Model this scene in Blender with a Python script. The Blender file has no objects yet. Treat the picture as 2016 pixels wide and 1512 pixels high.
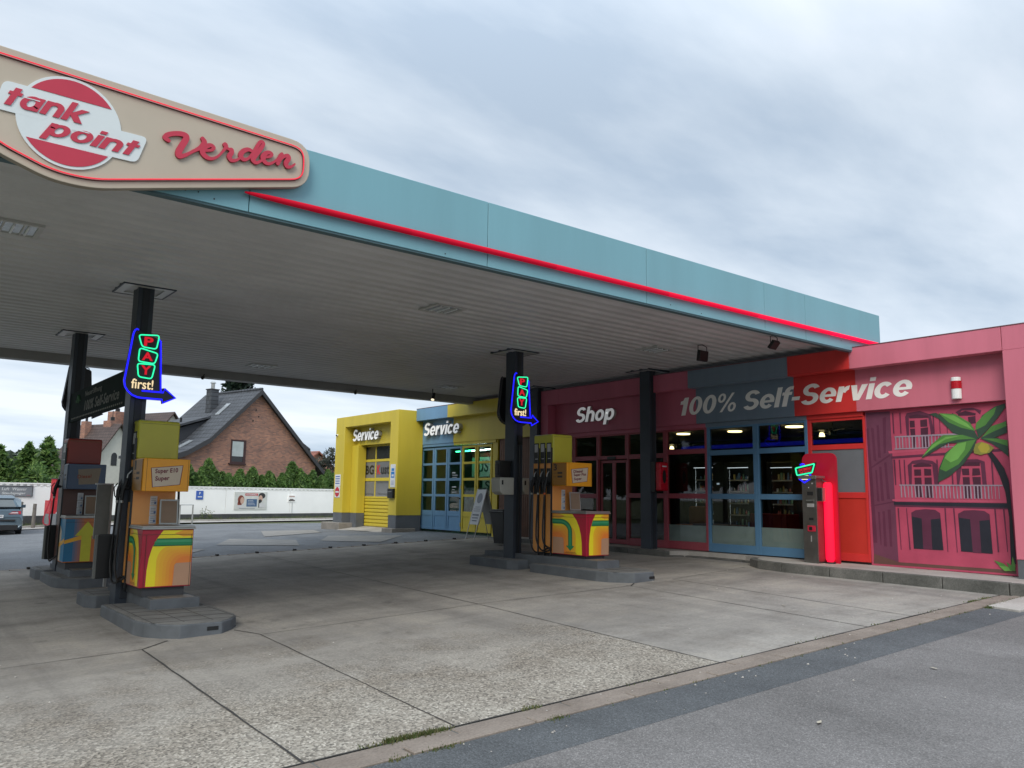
import bpy, math, random
from mathutils import Vector, Matrix
R = math.radians
rng = random.Random(11)
sc = bpy.context.scene
C = bpy.context.collection

# ------------------------------------------------------------------ camera
cam = bpy.data.objects.new("camera", bpy.data.cameras.new("camera"))
C.objects.link(cam)
yaw, pit, rol = R(51.7166), R(7.9043), R(.7914)
fw = Vector((math.cos(yaw)*math.cos(pit), math.sin(yaw)*math.cos(pit), math.sin(pit)))
rt = fw.cross(Vector((0, 0, 1))).normalized()
up = rt.cross(fw)
r2 = rt*math.cos(rol) + up*math.sin(rol)
u2 = up*math.cos(rol) - rt*math.sin(rol)
mw = Matrix((r2, u2, -fw)).transposed().to_4x4()
mw.translation = (0, 0, 1.7)
cam.matrix_world = mw
cam.data.sensor_width = 36
cam.data.lens = 36*1602.86/2016
cam.data.clip_start = .05
cam.data.clip_end = 3000
sc.camera = cam

# ------------------------------------------------------------------ world, sun, exposure
SUN_EL, SUN_AZ = R(38), R(220)      # azimuth measured from +x towards +y
w = bpy.data.worlds.new("World"); sc.world = w; w.use_nodes = True
nt = w.node_tree; nt.nodes.clear()
def N(t, **k):
    n = nt.nodes.new(t)
    for a, b in k.items(): setattr(n, a, b)
    return n
out = N("ShaderNodeOutputWorld")
sky = N("ShaderNodeTexSky", sky_type='NISHITA', sun_disc=False, sun_elevation=SUN_EL, sun_rotation=math.pi/2-SUN_AZ)
bg1 = N("ShaderNodeBackground"); bg1.inputs[1].default_value = .06
nt.links.new(sky.outputs[0], bg1.inputs[0])
tc = N("ShaderNodeTexCoord")
sx = N("ShaderNodeSeparateXYZ"); nt.links.new(tc.outputs['Generated'], sx.inputs[0])
def MA(op, a, b=None, clamp=False):
    n = N("ShaderNodeMath", operation=op, use_clamp=clamp)
    for i, v in enumerate((a, b)):
        if v is None: continue
        if isinstance(v, (int, float)): n.inputs[i].default_value = v
        else: nt.links.new(v, n.inputs[i])
    return n.outputs[0]
zz = MA('MAXIMUM', sx.outputs[2], 0.0)
den = MA('ADD', zz, .16)
cx = N("ShaderNodeCombineXYZ")
nt.links.new(MA('DIVIDE', sx.outputs[0], den), cx.inputs[0])
nt.links.new(MA('DIVIDE', sx.outputs[1], den), cx.inputs[1])
mp = N("ShaderNodeMapping"); mp.inputs['Rotation'].default_value = (0, 0, R(-28)); mp.inputs['Scale'].default_value = (.55, 1.25, 1)
mp.inputs['Location'].default_value = (3.1, 1.7, 0)
nt.links.new(cx.outputs[0], mp.inputs[0])
n1 = N("ShaderNodeTexNoise"); n1.inputs['Scale'].default_value = .95; n1.inputs['Detail'].default_value = 9; n1.inputs['Roughness'].default_value = .5; n1.inputs['Distortion'].default_value = .35
nt.links.new(mp.outputs[0], n1.inputs['Vector'])
n2 = N("ShaderNodeTexNoise"); n2.inputs['Scale'].default_value = 3.1; n2.inputs['Detail'].default_value = 8; n2.inputs['Roughness'].default_value = .55
nt.links.new(mp.outputs[0], n2.inputs['Vector'])
mixn = MA('ADD', MA('MULTIPLY', n1.outputs[0], .72), MA('MULTIPLY', n2.outputs[0], .28))
rp = N("ShaderNodeValToRGB"); nt.links.new(mixn, rp.inputs[0])
e = rp.color_ramp.elements
e[0].position = .38; e[0].color = (.37, .45, .55, 1)
e[1].position = .62; e[1].color = (.66, .71, .78, 1)
x = e.new(.50); x.color = (.53, .60, .68, 1)
# overcast: the dome is brighter overhead than near the horizon
gain = MA('ADD', 1.0, MA('MULTIPLY', MA('POWER', MA('MULTIPLY', MA('SUBTRACT', zz, .42), 1.72, True), 1.4), 1.6))
lowb = MA('MULTIPLY', MA('POWER', MA('SUBTRACT', 1.0, MA('MULTIPLY', zz, 3.0, True)), 2.0), .16)
gain = MA('ADD', gain, lowb)
bg2 = N("ShaderNodeBackground"); nt.links.new(rp.outputs[0], bg2.inputs[0]); nt.links.new(gain, bg2.inputs[1])
mx = N("ShaderNodeMixShader"); mx.inputs[0].default_value = .9
nt.links.new(bg1.outputs[0], mx.inputs[1]); nt.links.new(bg2.outputs[0], mx.inputs[2])
nt.links.new(mx.outputs[0], out.inputs[0])

sl = bpy.data.lights.new("sun", 'SUN'); sl.energy = 1.5; sl.angle = R(28); sl.color = (1, .93, .82)
so = bpy.data.objects.new("sun", sl); C.objects.link(so)
sd = Vector((math.cos(SUN_AZ)*math.cos(SUN_EL), math.sin(SUN_AZ)*math.cos(SUN_EL), math.sin(SUN_EL)))
so.rotation_euler = sd.to_track_quat('Z', 'Y').to_euler()
sc.view_settings.view_transform = 'Standard'; sc.view_settings.look = 'None'
sc.view_settings.exposure = 0.5; sc.view_settings.gamma = 1
sc.cycles.use_denoising = True
sc.cycles.max_bounces = 8; sc.cycles.diffuse_bounces = 4; sc.cycles.glossy_bounces = 4
sc.cycles.transmission_bounces = 6; sc.cycles.transparent_max_bounces = 12
sc.cycles.sample_clamp_indirect = 6

# ------------------------------------------------------------------ materials
def srgb(r, g, b):
    f = lambda c: (c/255/12.92) if c/255 <= .04045 else ((c/255+.055)/1.055)**2.4
    return (f(r), f(g), f(b))
MATS = {}
def mat(name, col, rough=.5, metal=0., var=.10, scale=3., bump=0., bscale=60., spec=.5, streak=False):
    if name in MATS: return MATS[name]
    m = bpy.data.materials.new(name); m.use_nodes = True; t = m.node_tree
    b = t.nodes['Principled BSDF']
    b.inputs['Roughness'].default_value = rough; b.inputs['Metallic'].default_value = metal
    b.inputs['Specular IOR Level'].default_value = spec
    g = t.nodes.new('ShaderNodeNewGeometry')
    no = t.nodes.new('ShaderNodeTexNoise'); no.inputs['Scale'].default_value = scale; no.inputs['Detail'].default_value = 6; no.inputs['Roughness'].default_value = .6
    if streak:
        mp = t.nodes.new('ShaderNodeMapping'); mp.inputs['Scale'].default_value = (1, 1, .12)
        t.links.new(g.outputs['Position'], mp.inputs[0]); t.links.new(mp.outputs[0], no.inputs['Vector'])
    else: t.links.new(g.outputs['Position'], no.inputs['Vector'])
    r = t.nodes.new('ShaderNodeValToRGB'); r.color_ramp.elements[0].position = .3; r.color_ramp.elements[1].position = .7
    c = col
    r.color_ramp.elements[0].color = (c[0]*(1-var), c[1]*(1-var), c[2]*(1-var), 1)
    r.color_ramp.elements[1].color = (min(1, c[0]*(1+var)), min(1, c[1]*(1+var)), min(1, c[2]*(1+var)), 1)
    t.links.new(no.outputs[0], r.inputs[0]); t.links.new(r.outputs[0], b.inputs['Base Color'])
    rr = t.nodes.new('ShaderNodeMapRange'); rr.inputs['To Min'].default_value = max(.02, rough-.08); rr.inputs['To Max'].default_value = min(1, rough+.1)
    t.links.new(no.outputs[0], rr.inputs[0]); t.links.new(rr.outputs[0], b.inputs['Roughness'])
    if bump:
        n3 = t.nodes.new('ShaderNodeTexNoise'); n3.inputs['Scale'].default_value = bscale; n3.inputs['Detail'].default_value = 4
        t.links.new(g.outputs['Position'], n3.inputs['Vector'])
        bp = t.nodes.new('ShaderNodeBump'); bp.inputs['Strength'].default_value = bump; bp.inputs['Distance'].default_value = .02
        t.links.new(n3.outputs[0], bp.inputs['Height']); t.links.new(bp.outputs[0], b.inputs['Normal'])
    MATS[name] = m
    return m
def leafmat(name, col, var=.25, scale=1.5, rough=.6, tr=.45):
    if name in MATS: return MATS[name]
    m = mat(name, col, rough, var=var, scale=scale); t = m.node_tree
    p = t.nodes['Principled BSDF']; tr_ = t.nodes.new('ShaderNodeBsdfTranslucent'); mx_ = t.nodes.new('ShaderNodeMixShader'); mx_.inputs[0].default_value = tr
    t.links.new(p.inputs['Base Color'].links[0].from_socket, tr_.inputs[0]); t.links.new(p.outputs[0], mx_.inputs[1]); t.links.new(tr_.outputs[0], mx_.inputs[2])
    t.links.new(mx_.outputs[0], t.nodes['Material Output'].inputs[0]); return m
def emit(name, col, s, base=(.02, .02, .02)):
    if name in MATS: return MATS[name]
    m = bpy.data.materials.new(name); m.use_nodes = True
    b = m.node_tree.nodes['Principled BSDF']
    b.inputs['Base Color'].default_value = (*base, 1)
    b.inputs['Specular IOR Level'].default_value = .05; b.inputs['Roughness'].default_value = .8
    b.inputs['Emission Color'].default_value = (*col, 1); b.inputs['Emission Strength'].default_value = s
    MATS[name] = m; return m
def glass(name, tint=(.55, .6, .6), refl=1.0, ior=1.5, alpha=None):
    m = bpy.data.materials.new(name); m.use_nodes = True; t = m.node_tree; t.nodes.clear()
    o = t.nodes.new('ShaderNodeOutputMaterial'); mx = t.nodes.new('ShaderNodeMixShader')
    tr = t.nodes.new('ShaderNodeBsdfTransparent'); tr.inputs[0].default_value = (*tint, 1)
    gl = t.nodes.new('ShaderNodeBsdfGlossy'); gl.inputs['Roughness'].default_value = .02; gl.inputs[0].default_value = (refl, refl, refl, 1)
    fr = t.nodes.new('ShaderNodeFresnel'); fr.inputs[0].default_value = ior
    ge = t.nodes.new('ShaderNodeNewGeometry'); iv = t.nodes.new('ShaderNodeMath'); iv.operation = 'SUBTRACT'; iv.inputs[0].default_value = 1; mu = t.nodes.new('ShaderNodeMath'); mu.operation = 'MULTIPLY'
    t.links.new(ge.outputs['Backfacing'], iv.inputs[1]); t.links.new(fr.outputs[0], mu.inputs[0]); t.links.new(iv.outputs[0], mu.inputs[1])   # reflect once, at the outer face
    t.links.new(mu.outputs[0], mx.inputs[0]); t.links.new(tr.outputs[0], mx.inputs[1]); t.links.new(gl.outputs[0], mx.inputs[2]); t.links.new(mx.outputs[0], o.inputs[0])
    MATS[name] = m; return m

# ------------------------------------------------------------------ mesh helpers
class MB:
    def __init__(s): s.v = []; s.f = []; s.m = []; s.mats = []
    def mi(s, m):
        if m not in s.mats: s.mats.append(m)
        return s.mats.index(m)
    def poly(s, pts, m):
        b = len(s.v); s.v += [tuple(p) for p in pts]; s.f.append(tuple(range(b, b+len(pts)))); s.m.append(s.mi(m))
    def box(s, x0, x1, y0, y1, z0, z1, m):
        b = len(s.v); k = s.mi(m)
        s.v += [(x0, y0, z0), (x1, y0, z0), (x1, y1, z0), (x0, y1, z0), (x0, y0, z1), (x1, y0, z1), (x1, y1, z1), (x0, y1, z1)]
        for q in ((0, 3, 2, 1), (4, 5, 6, 7), (0, 1, 5, 4), (1, 2, 6, 5), (2, 3, 7, 6), (3, 0, 4, 7)):
            s.f.append(tuple(b+i for i in q)); s.m.append(k)
    def prism(s, pts, vec, m, side=None):
        n = len(pts); b = len(s.v); vec = Vector(vec); k = s.mi(m); ks = s.mi(side or m)
        s.v += [tuple(p) for p in pts] + [tuple(Vector(p)+vec) for p in pts]
        s.f.append(tuple(range(b, b+n))); s.m.append(k)
        s.f.append(tuple(range(b+2*n-1, b+n-1, -1))); s.m.append(k)
        for i in range(n):
            j = (i+1) % n
            s.f.append((b+j, b+i, b+n+i, b+n+j)); s.m.append(ks)
    def tube(s, path, r, m, seg=8, closed=False, flat=None):
        P = [Vector(p) for p in path]; n = len(P); k = s.mi(m); b = len(s.v)
        rs = r if isinstance(r, (list, tuple)) else [r]*n
        prev = None
        for i in range(n):
            if closed: t = P[(i+1) % n]-P[i-1]
            else: t = P[min(i+1, n-1)]-P[max(i-1, 0)]
            if t.length < 1e-9: t = Vector((0, 0, 1))
            t.normalize()
            if flat is not None:
                a = t.cross(Vector(flat)).normalized(); c = Vector(flat)
            else:
                if prev is None:
                    ref = Vector((0, 0, 1)) if abs(t.z) < .9 else Vector((1, 0, 0))
                    a = t.cross(ref).normalized()
                else:
                    a = (prev - t*prev.dot(t)).normalized()
                prev = a; c = t.cross(a)
            for q in range(seg):
                an = 2*math.pi*q/seg
                s.v.append(tuple(P[i] + a*math.cos(an)*rs[i] + c*math.sin(an)*rs[i]))
        rn = n if closed else n-1
        for i in range(rn):
            j = (i+1) % n
            for q in range(seg):
                q2 = (q+1) % seg
                s.f.append((b+i*seg+q, b+i*seg+q2, b+j*seg+q2, b+j*seg+q)); s.m.append(k)
        if not closed:
            s.f.append(tuple(b+q for q in range(seg-1, -1, -1))); s.m.append(k)
            s.f.append(tuple(b+(n-1)*seg+q for q in range(seg))); s.m.append(k)
    def cyl(s, p0, p1, r0, m, r1=None, seg=16): s.tube([p0, p1], [r0, r0 if r1 is None else r1], m, seg)
    def add(s, verts, faces, m):
        b = len(s.v); k = s.mi(m); s.v += [tuple(p) for p in verts]
        for f in faces: s.f.append(tuple(b+i for i in f)); s.m.append(k)
    def text(s, txt, m, o, xd, w, h, nd=None, up=(0, 0, 1), bold=.02, shear=0., depth=.004, base=None, lw=False):
        """letters fitted into w x h with lower left corner o; xd reading direction, nd outward normal"""
        V, F, (x0, x1, y0, y1) = text_mesh(txt, bold, shear)
        xd = Vector(xd).normalized(); upv = Vector(up).normalized(); nd = Vector(nd) if nd else xd.cross(upv)
        kx = w/(x1-x0) if w else h/(y1-y0); ky = h/(y1-y0) if h else kx
        if not w: kx = ky
        o = Vector(o)
        s.add([o + xd*((p[0]-x0)*kx) + upv*((p[1]-y0)*ky) + nd*(depth*p[2]) for p in V], F, m)
    def heavy(s, txt, m, o, xd, w, h, nd, up=(0, 0, 1), shear=.2, depth=.004, side=None):
        V = []; X = 0.; hy = []
        for ch in txt:
            if ch == ' ': X += .3; continue
            adv, parts = HEAVY[ch]
            for p in parts: V.append([(x+X, y) for x, y in p])
            X += adv+.055
        V = [[(x+y*shear, y) for x, y in p] for p in V]
        xs = [q[0] for p in V for q in p]; ys = [q[1] for p in V for q in p]
        x0, y0 = min(xs), min(ys); kx = w/(max(xs)-x0); ky = h/(max(ys)-y0)
        o = Vector(o); xd = Vector(xd).normalized(); nd = Vector(nd); up = Vector(up)
        for i, p in enumerate(V):
            dd = depth+.00006*(i % 7)
            s.prism([o+xd*((x-x0)*kx)+up*((y-y0)*ky)+nd*dd for x, y in p], nd*-(dd-.0001), m, side)
    def build(s, name, parent=None, bevel=0., smooth=False, seg=2):
        me = bpy.data.meshes.new(name)
        off = Vector((0, 0, 0))
        if parent is not None:
            r = parent
            while r.parent: r = r.parent
            if tuple(r.rotation_euler) == (0., 0., 0.): off = Vector(r.location)
        me.from_pydata([(p[0]-off[0], p[1]-off[1], p[2]-off[2]) for p in s.v], [], s.f)
        for mm in s.mats: me.materials.append(mm)
        me.polygons.foreach_set('material_index', s.m)
        if smooth: me.polygons.foreach_set('use_smooth', [True]*len(s.f))
        me.update()
        o = bpy.data.objects.new(name, me); C.objects.link(o)
        if parent is not None: o.parent = parent
        if bevel:
            b = o.modifiers.new('bevel', 'BEVEL'); b.width = bevel; b.segments = seg; b.limit_method = 'ANGLE'; b.angle_limit = R(40)
        if smooth:
            try:
                me.set_sharp_from_angle(angle=R(38))
            except Exception: pass
        return o
_tc = {}
def text_mesh(txt, bold, shear):
    key = (txt, bold, shear)
    if key in _tc: return _tc[key]
    cu = bpy.data.curves.new('t', 'FONT'); cu.body = txt; cu.size = 1; cu.offset = bold; cu.shear = shear; cu.extrude = .5; cu.resolution_u = 4
    cu.space_character = 1 + bold*2.2; cu.space_line = .95
    ob = bpy.data.objects.new('t', cu); C.objects.link(ob)
    dg = bpy.context.evaluated_depsgraph_get(); dg.update()
    me = ob.evaluated_get(dg).to_mesh()
    V = [(v.co.x, v.co.y, v.co.z+.5) for v in me.vertices]; F = [tuple(p.vertices) for p in me.polygons]
    ob.evaluated_get(dg).to_mesh_clear()
    bpy.data.objects.remove(ob); bpy.data.curves.remove(cu)
    xs = [p[0] for p in V]; ys = [p[1] for p in V]
    _tc[key] = (V, F, (min(xs), max(xs), min(ys), max(ys)))
    return _tc[key]
def _ring(cx, cy, rx, ry, wx, wy, a0=0, a1=360, n=None):
    n = n or max(6, int(abs(a1-a0)/12)); o = []
    f = lambda t, k: (cx+(rx-k*wx)*math.cos(R(a0+(a1-a0)*t/n)), cy+(ry-k*wy)*math.sin(R(a0+(a1-a0)*t/n)))
    return [[f(t, 0), f(t+1, 0), f(t+1, 1), f(t, 1)] for t in range(n)]
def _box(x0, y0, x1, y1): return [[(x0, y0), (x1, y0), (x1, y1), (x0, y1)]]
W_ = .215
HEAVY = {
 'l': (.215, _box(0, 0, .215, 1)), 'i': (.215, _box(0, 0, .215, .72)+_box(0, .83, .215, 1)), '-': (.36, _box(0, .27, .34, .45)),
 'r': (.43, _box(0, 0, .215, .72)+_ring(.42, .36, .31, .37, .2, .20, 88, 165)),
 'e': (.66, _ring(.33, .36, .335, .375, .205, .165, 0, 322)+_box(.12, .29, .655, .41)),
 'c': (.63, _ring(.33, .36, .335, .375, .21, .17, 38, 322)), 'o': (.67, _ring(.335, .36, .335, .375, .205, .17)),
 'p': (.70, _box(0, -.27, .215, .72)+_ring(.37, .36, .325, .375, .205, .17)), 'h': (.66, _box(0, 0, .215, 1)+_ring(.33, .41, .33, .325, .215, .18, 0, 150)+_box(.445, 0, .66, .42)),
 'n': (.66, _box(0, 0, .215, .72)+_ring(.33, .41, .33, .325, .215, .18, 0, 150)+_box(.445, 0, .66, .42)),
 'v': (.64, [[(0, .72), (.23, .72), (.325, .27), (.42, .72), (.65, .72), (.44, 0), (.21, 0)]]),
 'f': (.42, _box(.09, 0, .305, .74)+_ring(.36, .72, .27, .28, .215, .17, 88, 180)+_box(.35, .83, .45, 1)+_box(0, .565, .43, .72)),
 'S': (.74, _ring(.37, .712, .35, .295, .215, .17, 22, 272)+_ring(.37, .285, .37, .30, .22, .17, -158, 92)),
 '1': (.48, _box(.18, 0, .41, 1)+[[(0, .62), (.18, .62), (.18, 1), (.13, .84), (0, .80)]]), '0': (.70, _ring(.35, .5, .345, .51, .22, .165)),
 '%': (1.02, _ring(.2, .76, .20, .25, .12, .11)+_ring(.80, .24, .20, .25, .12, .11)+[[(.22, 0), (.35, 0), (.80, 1), (.67, 1)]]),
 't': (.44, _box(.10, 0, .315, .93)+_box(0, .56, .43, .72)), 'a': (.68, _box(.455, 0, .67, .72)+_ring(.33, .36, .33, .375, .205, .17)),
 'k': (.70, _box(0, 0, .215, 1)+[[(.215, .30), (.215, .44), (.44, .72), (.72, .72), (.43, .40), (.73, 0), (.46, 0)]]),
}
def thing(name, label, cat, loc=(0, 0, 0), rz=0., group=None):
    o = bpy.data.objects.new(name, None); C.objects.link(o); o.location = loc; o.rotation_euler = (0, 0, rz)
    o.empty_display_size = .2
    return tag(o, label, cat, group)
def tag(o, label, cat, group=None, kind='thing'):
    o['label'] = label; o['category'] = cat; o['kind'] = kind
    if group: o['group'] = group
    return o
def struct(o, kind='structure'): o['kind'] = kind; return o
def dup(root, loc, rz=None, label=None, group=None):
    def cp(o, par):
        c = o.copy(); C.objects.link(c)
        if par is not None: c.parent = par
        for ch in o.children: cp(ch, c)
        return c
    r = cp(root, None); r.location = loc
    if rz is not None: r.rotation_euler = (0, 0, rz)
    if label: r['label'] = label
    if group: r['group'] = group
    return r
def sstep(a, b, x):
    t = min(1, max(0, (x-a)/(b-a))); return t*t*(3-2*t)
def far_level(x): return .08+.22*sstep(2, 11, x)
def gz(x, y):
    s = max(sstep(18, 38, y), sstep(16, 24, x), sstep(6, 14, -x))
    y2 = max(-10, y); x2 = max(-16, min(26, x))
    return (.036*x2+.0101*y2)*(1-s)+far_level(x)*s
def arc(cx, cy, r, a0, a1, n=8, ry=None):
    ry = ry or r
    return [(cx+r*math.cos(R(a0+(a1-a0)*i/n)), cy+ry*math.sin(R(a0+(a1-a0)*i/n))) for i in range(n+1)]
def catmull(P, n=6, closed=False):
    P = [Vector(p) for p in P]; N_ = len(P); o = []
    for i in range(N_ if closed else N_-1):
        if closed: a, b, c, d = P[i-1], P[i], P[(i+1) % N_], P[(i+2) % N_]
        else: a, b, c, d = P[max(i-1, 0)], P[i], P[i+1], P[min(i+2, N_-1)]
        for k in range(n):
            t = k/n
            o.append(.5*((2*b)+(c-a)*t+(2*a-5*b+4*c-d)*t*t+(3*b-a-3*c+d)*t**3))
    if not closed: o.append(P[-1])
    return o
def roundpoly(P, r, n=4):
    """round the corners of a 2d polygon"""
    o = []; k = len(P)
    for i in range(k):
        a, b, c = Vector(P[i-1]), Vector(P[i]), Vector(P[(i+1) % k])
        ri = r[i] if isinstance(r, (list, tuple)) else r
        d1 = (a-b); d2 = (c-b); q = min(ri, d1.length*.45, d2.length*.45)
        p1 = b+d1.normalized()*q; p2 = b+d2.normalized()*q
        for j in range(n+1):
            t = j/n; o.append(tuple((1-t)**2*p1+2*t*(1-t)*b+t*t*p2))
    return o
# ------------------------------------------------------------------ ground
def ground_mat(name, kind):
    m = bpy.data.materials.new(name); m.use_nodes = True; t = m.node_tree; L = t.links.new
    b = t.nodes['Principled BSDF']; b.inputs['Roughness'].default_value = .85; b.inputs['Specular IOR Level'].default_value = .3
    g = t.nodes.new('ShaderNodeNewGeometry'); P = g.outputs['Position']
    def noise(s, d=5, r=.55, sc_=None, dist=0.):
        n = t.nodes.new('ShaderNodeTexNoise'); n.inputs['Scale'].default_value = s; n.inputs['Detail'].default_value = d; n.inputs['Roughness'].default_value = r; n.inputs['Distortion'].default_value = dist
        if sc_:
            mp = t.nodes.new('ShaderNodeMapping'); mp.inputs['Scale'].default_value = sc_; L(P, mp.inputs[0]); L(mp.outputs[0], n.inputs['Vector'])
        else: L(P, n.inputs['Vector'])
        return n.outputs[0]
    def ramp(x, stops):
        r = t.nodes.new('ShaderNodeValToRGB'); L(x, r.inputs[0]); el = r.color_ramp.elements
        while len(el) < len(stops): el.new(.5)
        for e_, (p, c) in zip(el, stops): e_.position = p; e_.color = (*c, 1) if len(c) == 3 else c
        return r.outputs[0]
    def mix(f, a, c, mode='MIX'):
        n = t.nodes.new('ShaderNodeMix'); n.data_type = 'RGBA'; n.blend_type = mode
        for s_, v in ((0, f), (6, a), (7, c)):
            if isinstance(v, (int, float)): n.inputs[s_].default_value = v
            elif isinstance(v, tuple): n.inputs[s_].default_value = (*v, 1)
            else: L(v, n.inputs[s_])
        return n.outputs[2]
    def math_(op, a, c=None, cl=False):
        n = t.nodes.new('ShaderNodeMath'); n.operation = op; n.use_clamp = cl
        for i, v in enumerate((a, c)):
            if v is None: continue
            if isinstance(v, (int, float)): n.inputs[i].default_value = v
            else: L(v, n.inputs[i])
        return n.outputs[0]
    def bump(h, s, d=.01):
        n = t.nodes.new('ShaderNodeBump'); n.inputs['Strength'].default_value = s; n.inputs['Distance'].default_value = d; L(h, n.inputs['Height']); L(n.outputs[0], b.inputs['Normal'])
    vo = t.nodes.new('ShaderNodeTexVoronoi'); L(P, vo.inputs['Vector'])
    if kind == 'concrete':
        sp = t.nodes.new('ShaderNodeSeparateXYZ'); L(P, sp.inputs[0])
        vo.inputs['Scale'].default_value = 64
        big = noise(.55, 6, .6); streak = noise(.5, 7, .62, (.5, 2.2, 1), .6); fine = noise(30, 5, .75); spots = noise(2.6, 5, .6); mott = noise(1.5, 8, .68)
        # the slabs left of the third joint have lost their skin near the open edge: coarse aggregate shows there
        edge = math_('SUBTRACT', 1.0, math_('MULTIPLY', math_('SUBTRACT', math_('ADD', sp.outputs[1], math_('MULTIPLY', math_('SUBTRACT', mott, .5), 5.5)), 5.6), .42, True), True)
        side = math_('SUBTRACT', 1.0, math_('MULTIPLY', math_('SUBTRACT', sp.outputs[0], math_('ADD', 6.13, math_('MULTIPLY', math_('SUBTRACT', sp.outputs[1], 4.8), .07))), 40.0, True), True)
        wear = math_('MULTIPLY', edge, math_('ADD', math_('MULTIPLY', side, .93), .07))
        base = ramp(streak, [(.28, (.215, .203, .187)), (.5, (.29, .275, .252)), (.72, (.355, .337, .308))])
        base = mix(.75, base, ramp(mott, [(.33, (.72, .70, .68)), (.5, (1, 1, 1)), (.68, (1.22, 1.2, 1.15))]), 'MULTIPLY')
        oil = ramp(spots, [(.27, (.48, .48, .49)), (.38, (1, 1, 1))])
        base = mix(.6, base, oil, 'MULTIPLY')
        tyres = ramp(noise(1.0, 5, .62, (1.7, .07, 1)), [(.34, (.74, .74, .75)), (.48, (1, 1, 1)), (.66, (1.12, 1.11, 1.09))])
        base = mix(.75, base, tyres, 'MULTIPLY')
        stone = ramp(vo.outputs['Color'], [(.08, (.11, .10, .085)), (.42, (.315, .287, .24)), (.75, (.47, .435, .37)), (.95, (.68, .635, .55))])
        tint = mix(ramp(mott, [(.40, (0, 0, 0)), (.58, (1, 1, 1))]), mix(1.0, stone, (.80, .78, .765), 'MULTIPLY'), stone)
        tint = mix(ramp(big, [(.42, (0, 0, 0)), (.6, (1, 1, 1))]), mix(1.0, tint, (.86, .845, .835), 'MULTIPLY'), tint)
        agg = mix(.88, base, tint)
        col = mix(wear, base, agg)
        col = mix(.45, col, ramp(fine, [(.3, (.6, .6, .6)), (.7, (1.3, 1.3, 1.3))]), 'MULTIPLY')
        L(col, b.inputs['Base Color'])
        bump(math_('ADD', math_('MULTIPLY', vo.outputs['Distance'], math_('ADD', wear, .05)), math_('MULTIPLY', fine, .3)), .4, .012)
    elif kind in ('asphalt', 'asphalt_new', 'asphalt_old'):
        vo.inputs['Scale'].default_value = 120
        big = noise(.5, 6, .6); fine = noise(90, 3, .7)
        c = {'asphalt': ((.13, .138, .148), (.19, .198, .208)), 'asphalt_new': ((.086, .093, .099), (.126, .135, .142)), 'asphalt_old': ((.150, .144, .140), (.215, .207, .202))}[kind]
        base = ramp(big, [(.3, c[0]), (.7, c[1])])
        stone = ramp(vo.outputs['Color'], [(.2, (.55, .55, .55)), (.75, (1.15, 1.15, 1.15)), (.93, (1.7, 1.7, 1.68))])
        col = mix(.75, base, stone, 'MULTIPLY')
        col = mix(.5, col, ramp(noise(1.7, 6, .65, (1, .45, 1)), [(.35, (.72, .72, .72)), (.6, (1.1, 1.1, 1.1))]), 'MULTIPLY')
        L(col, b.inputs['Base Color']); bump(math_('ADD', vo.outputs['Distance'], fine), .4, .008)
    elif kind == 'paving':
        base = ramp(noise(1.3, 6, .6), [(.3, (.30, .28, .255)), (.7, (.46, .44, .41))])
        col = mix(.4, base, ramp(noise(45, 3), [(.3, (.7, .7, .7)), (.7, (1.25, 1.25, 1.25))]), 'MULTIPLY')
        L(col, b.inputs['Base Color']); bump(noise(45, 3), .3, .006)
    elif kind == 'kerb':
        base = ramp(noise(1.6, 7, .65), [(.32, (.075, .077, .07)), (.55, (.14, .14, .13)), (.75, (.24, .235, .22))])
        col = mix(.5, base, ramp(noise(50, 3), [(.3, (.6, .6, .6)), (.7, (1.3, 1.3, 1.3))]), 'MULTIPLY')
        L(col, b.inputs['Base Color']); bump(noise(50, 3), .4, .008)
    elif kind == 'gutter':
        base = ramp(noise(2.2, 6, .6), [(.3, (.175, .145, .122)), (.7, (.275, .235, .20))])
        col = mix(.5, base, ramp(noise(60, 3), [(.3, (.65, .65, .65)), (.7, (1.3, 1.3, 1.3))]), 'MULTIPLY')
        L(col, b.inputs['Base Color']); bump(noise(60, 3), .3, .006)
    else:  # far grassland
        col = ramp(noise(.7, 7, .6), [(.3, (.05, .065, .025)), (.55, (.085, .095, .04)), (.75, (.16, .14, .09))])
        L(col, b.inputs['Base Color'])
    return m
GM = {k: ground_mat(k, k) for k in ('concrete', 'asphalt', 'asphalt_new', 'asphalt_old', 'paving', 'kerb', 'gutter', 'grassland')}

def sheet(name, x0, x1, y0, y1, dz, m, step=1.0, fn=gz):
    xs = []; x = x0
    nx = max(1, round((x1-x0)/step)); ny = max(1, round((y1-y0)/step))
    b = MB(); k = b.mi(m)
    for j in range(ny+1):
        for i in range(nx+1):
            X = x0+(x1-x0)*i/nx; Y = y0+(y1-y0)*j/ny
            b.v.append((X, Y, fn(X, Y)+dz))
    for j in range(ny):
        for i in range(nx):
            q = j*(nx+1)+i
            b.f.append((q, q+1, q+nx+2, q+nx+1)); b.m.append(k)
    return struct(b.build(name, smooth=True))
sheet('ground', -900, 900, -900, 900, -.06, GM['grassland'], 12)
sheet('road', -40, 24, -14, 38, -.008, GM['asphalt'], 1)
sheet('driveway', -14, 16, -10, 3.92, .0, GM['asphalt_old'], 1)
sheet('resurfaced_strip', -14, 13.5, 3.92, 4.42, .001, GM['asphalt_new'], .5)
sheet('gutter_bed', -9, 12.2, 4.40, 4.75, -.004, GM['kerb'], .4)
sheet('forecourt', -9, 12.9, 4.72, 17.4, .0, GM['concrete'], .5)
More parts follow.
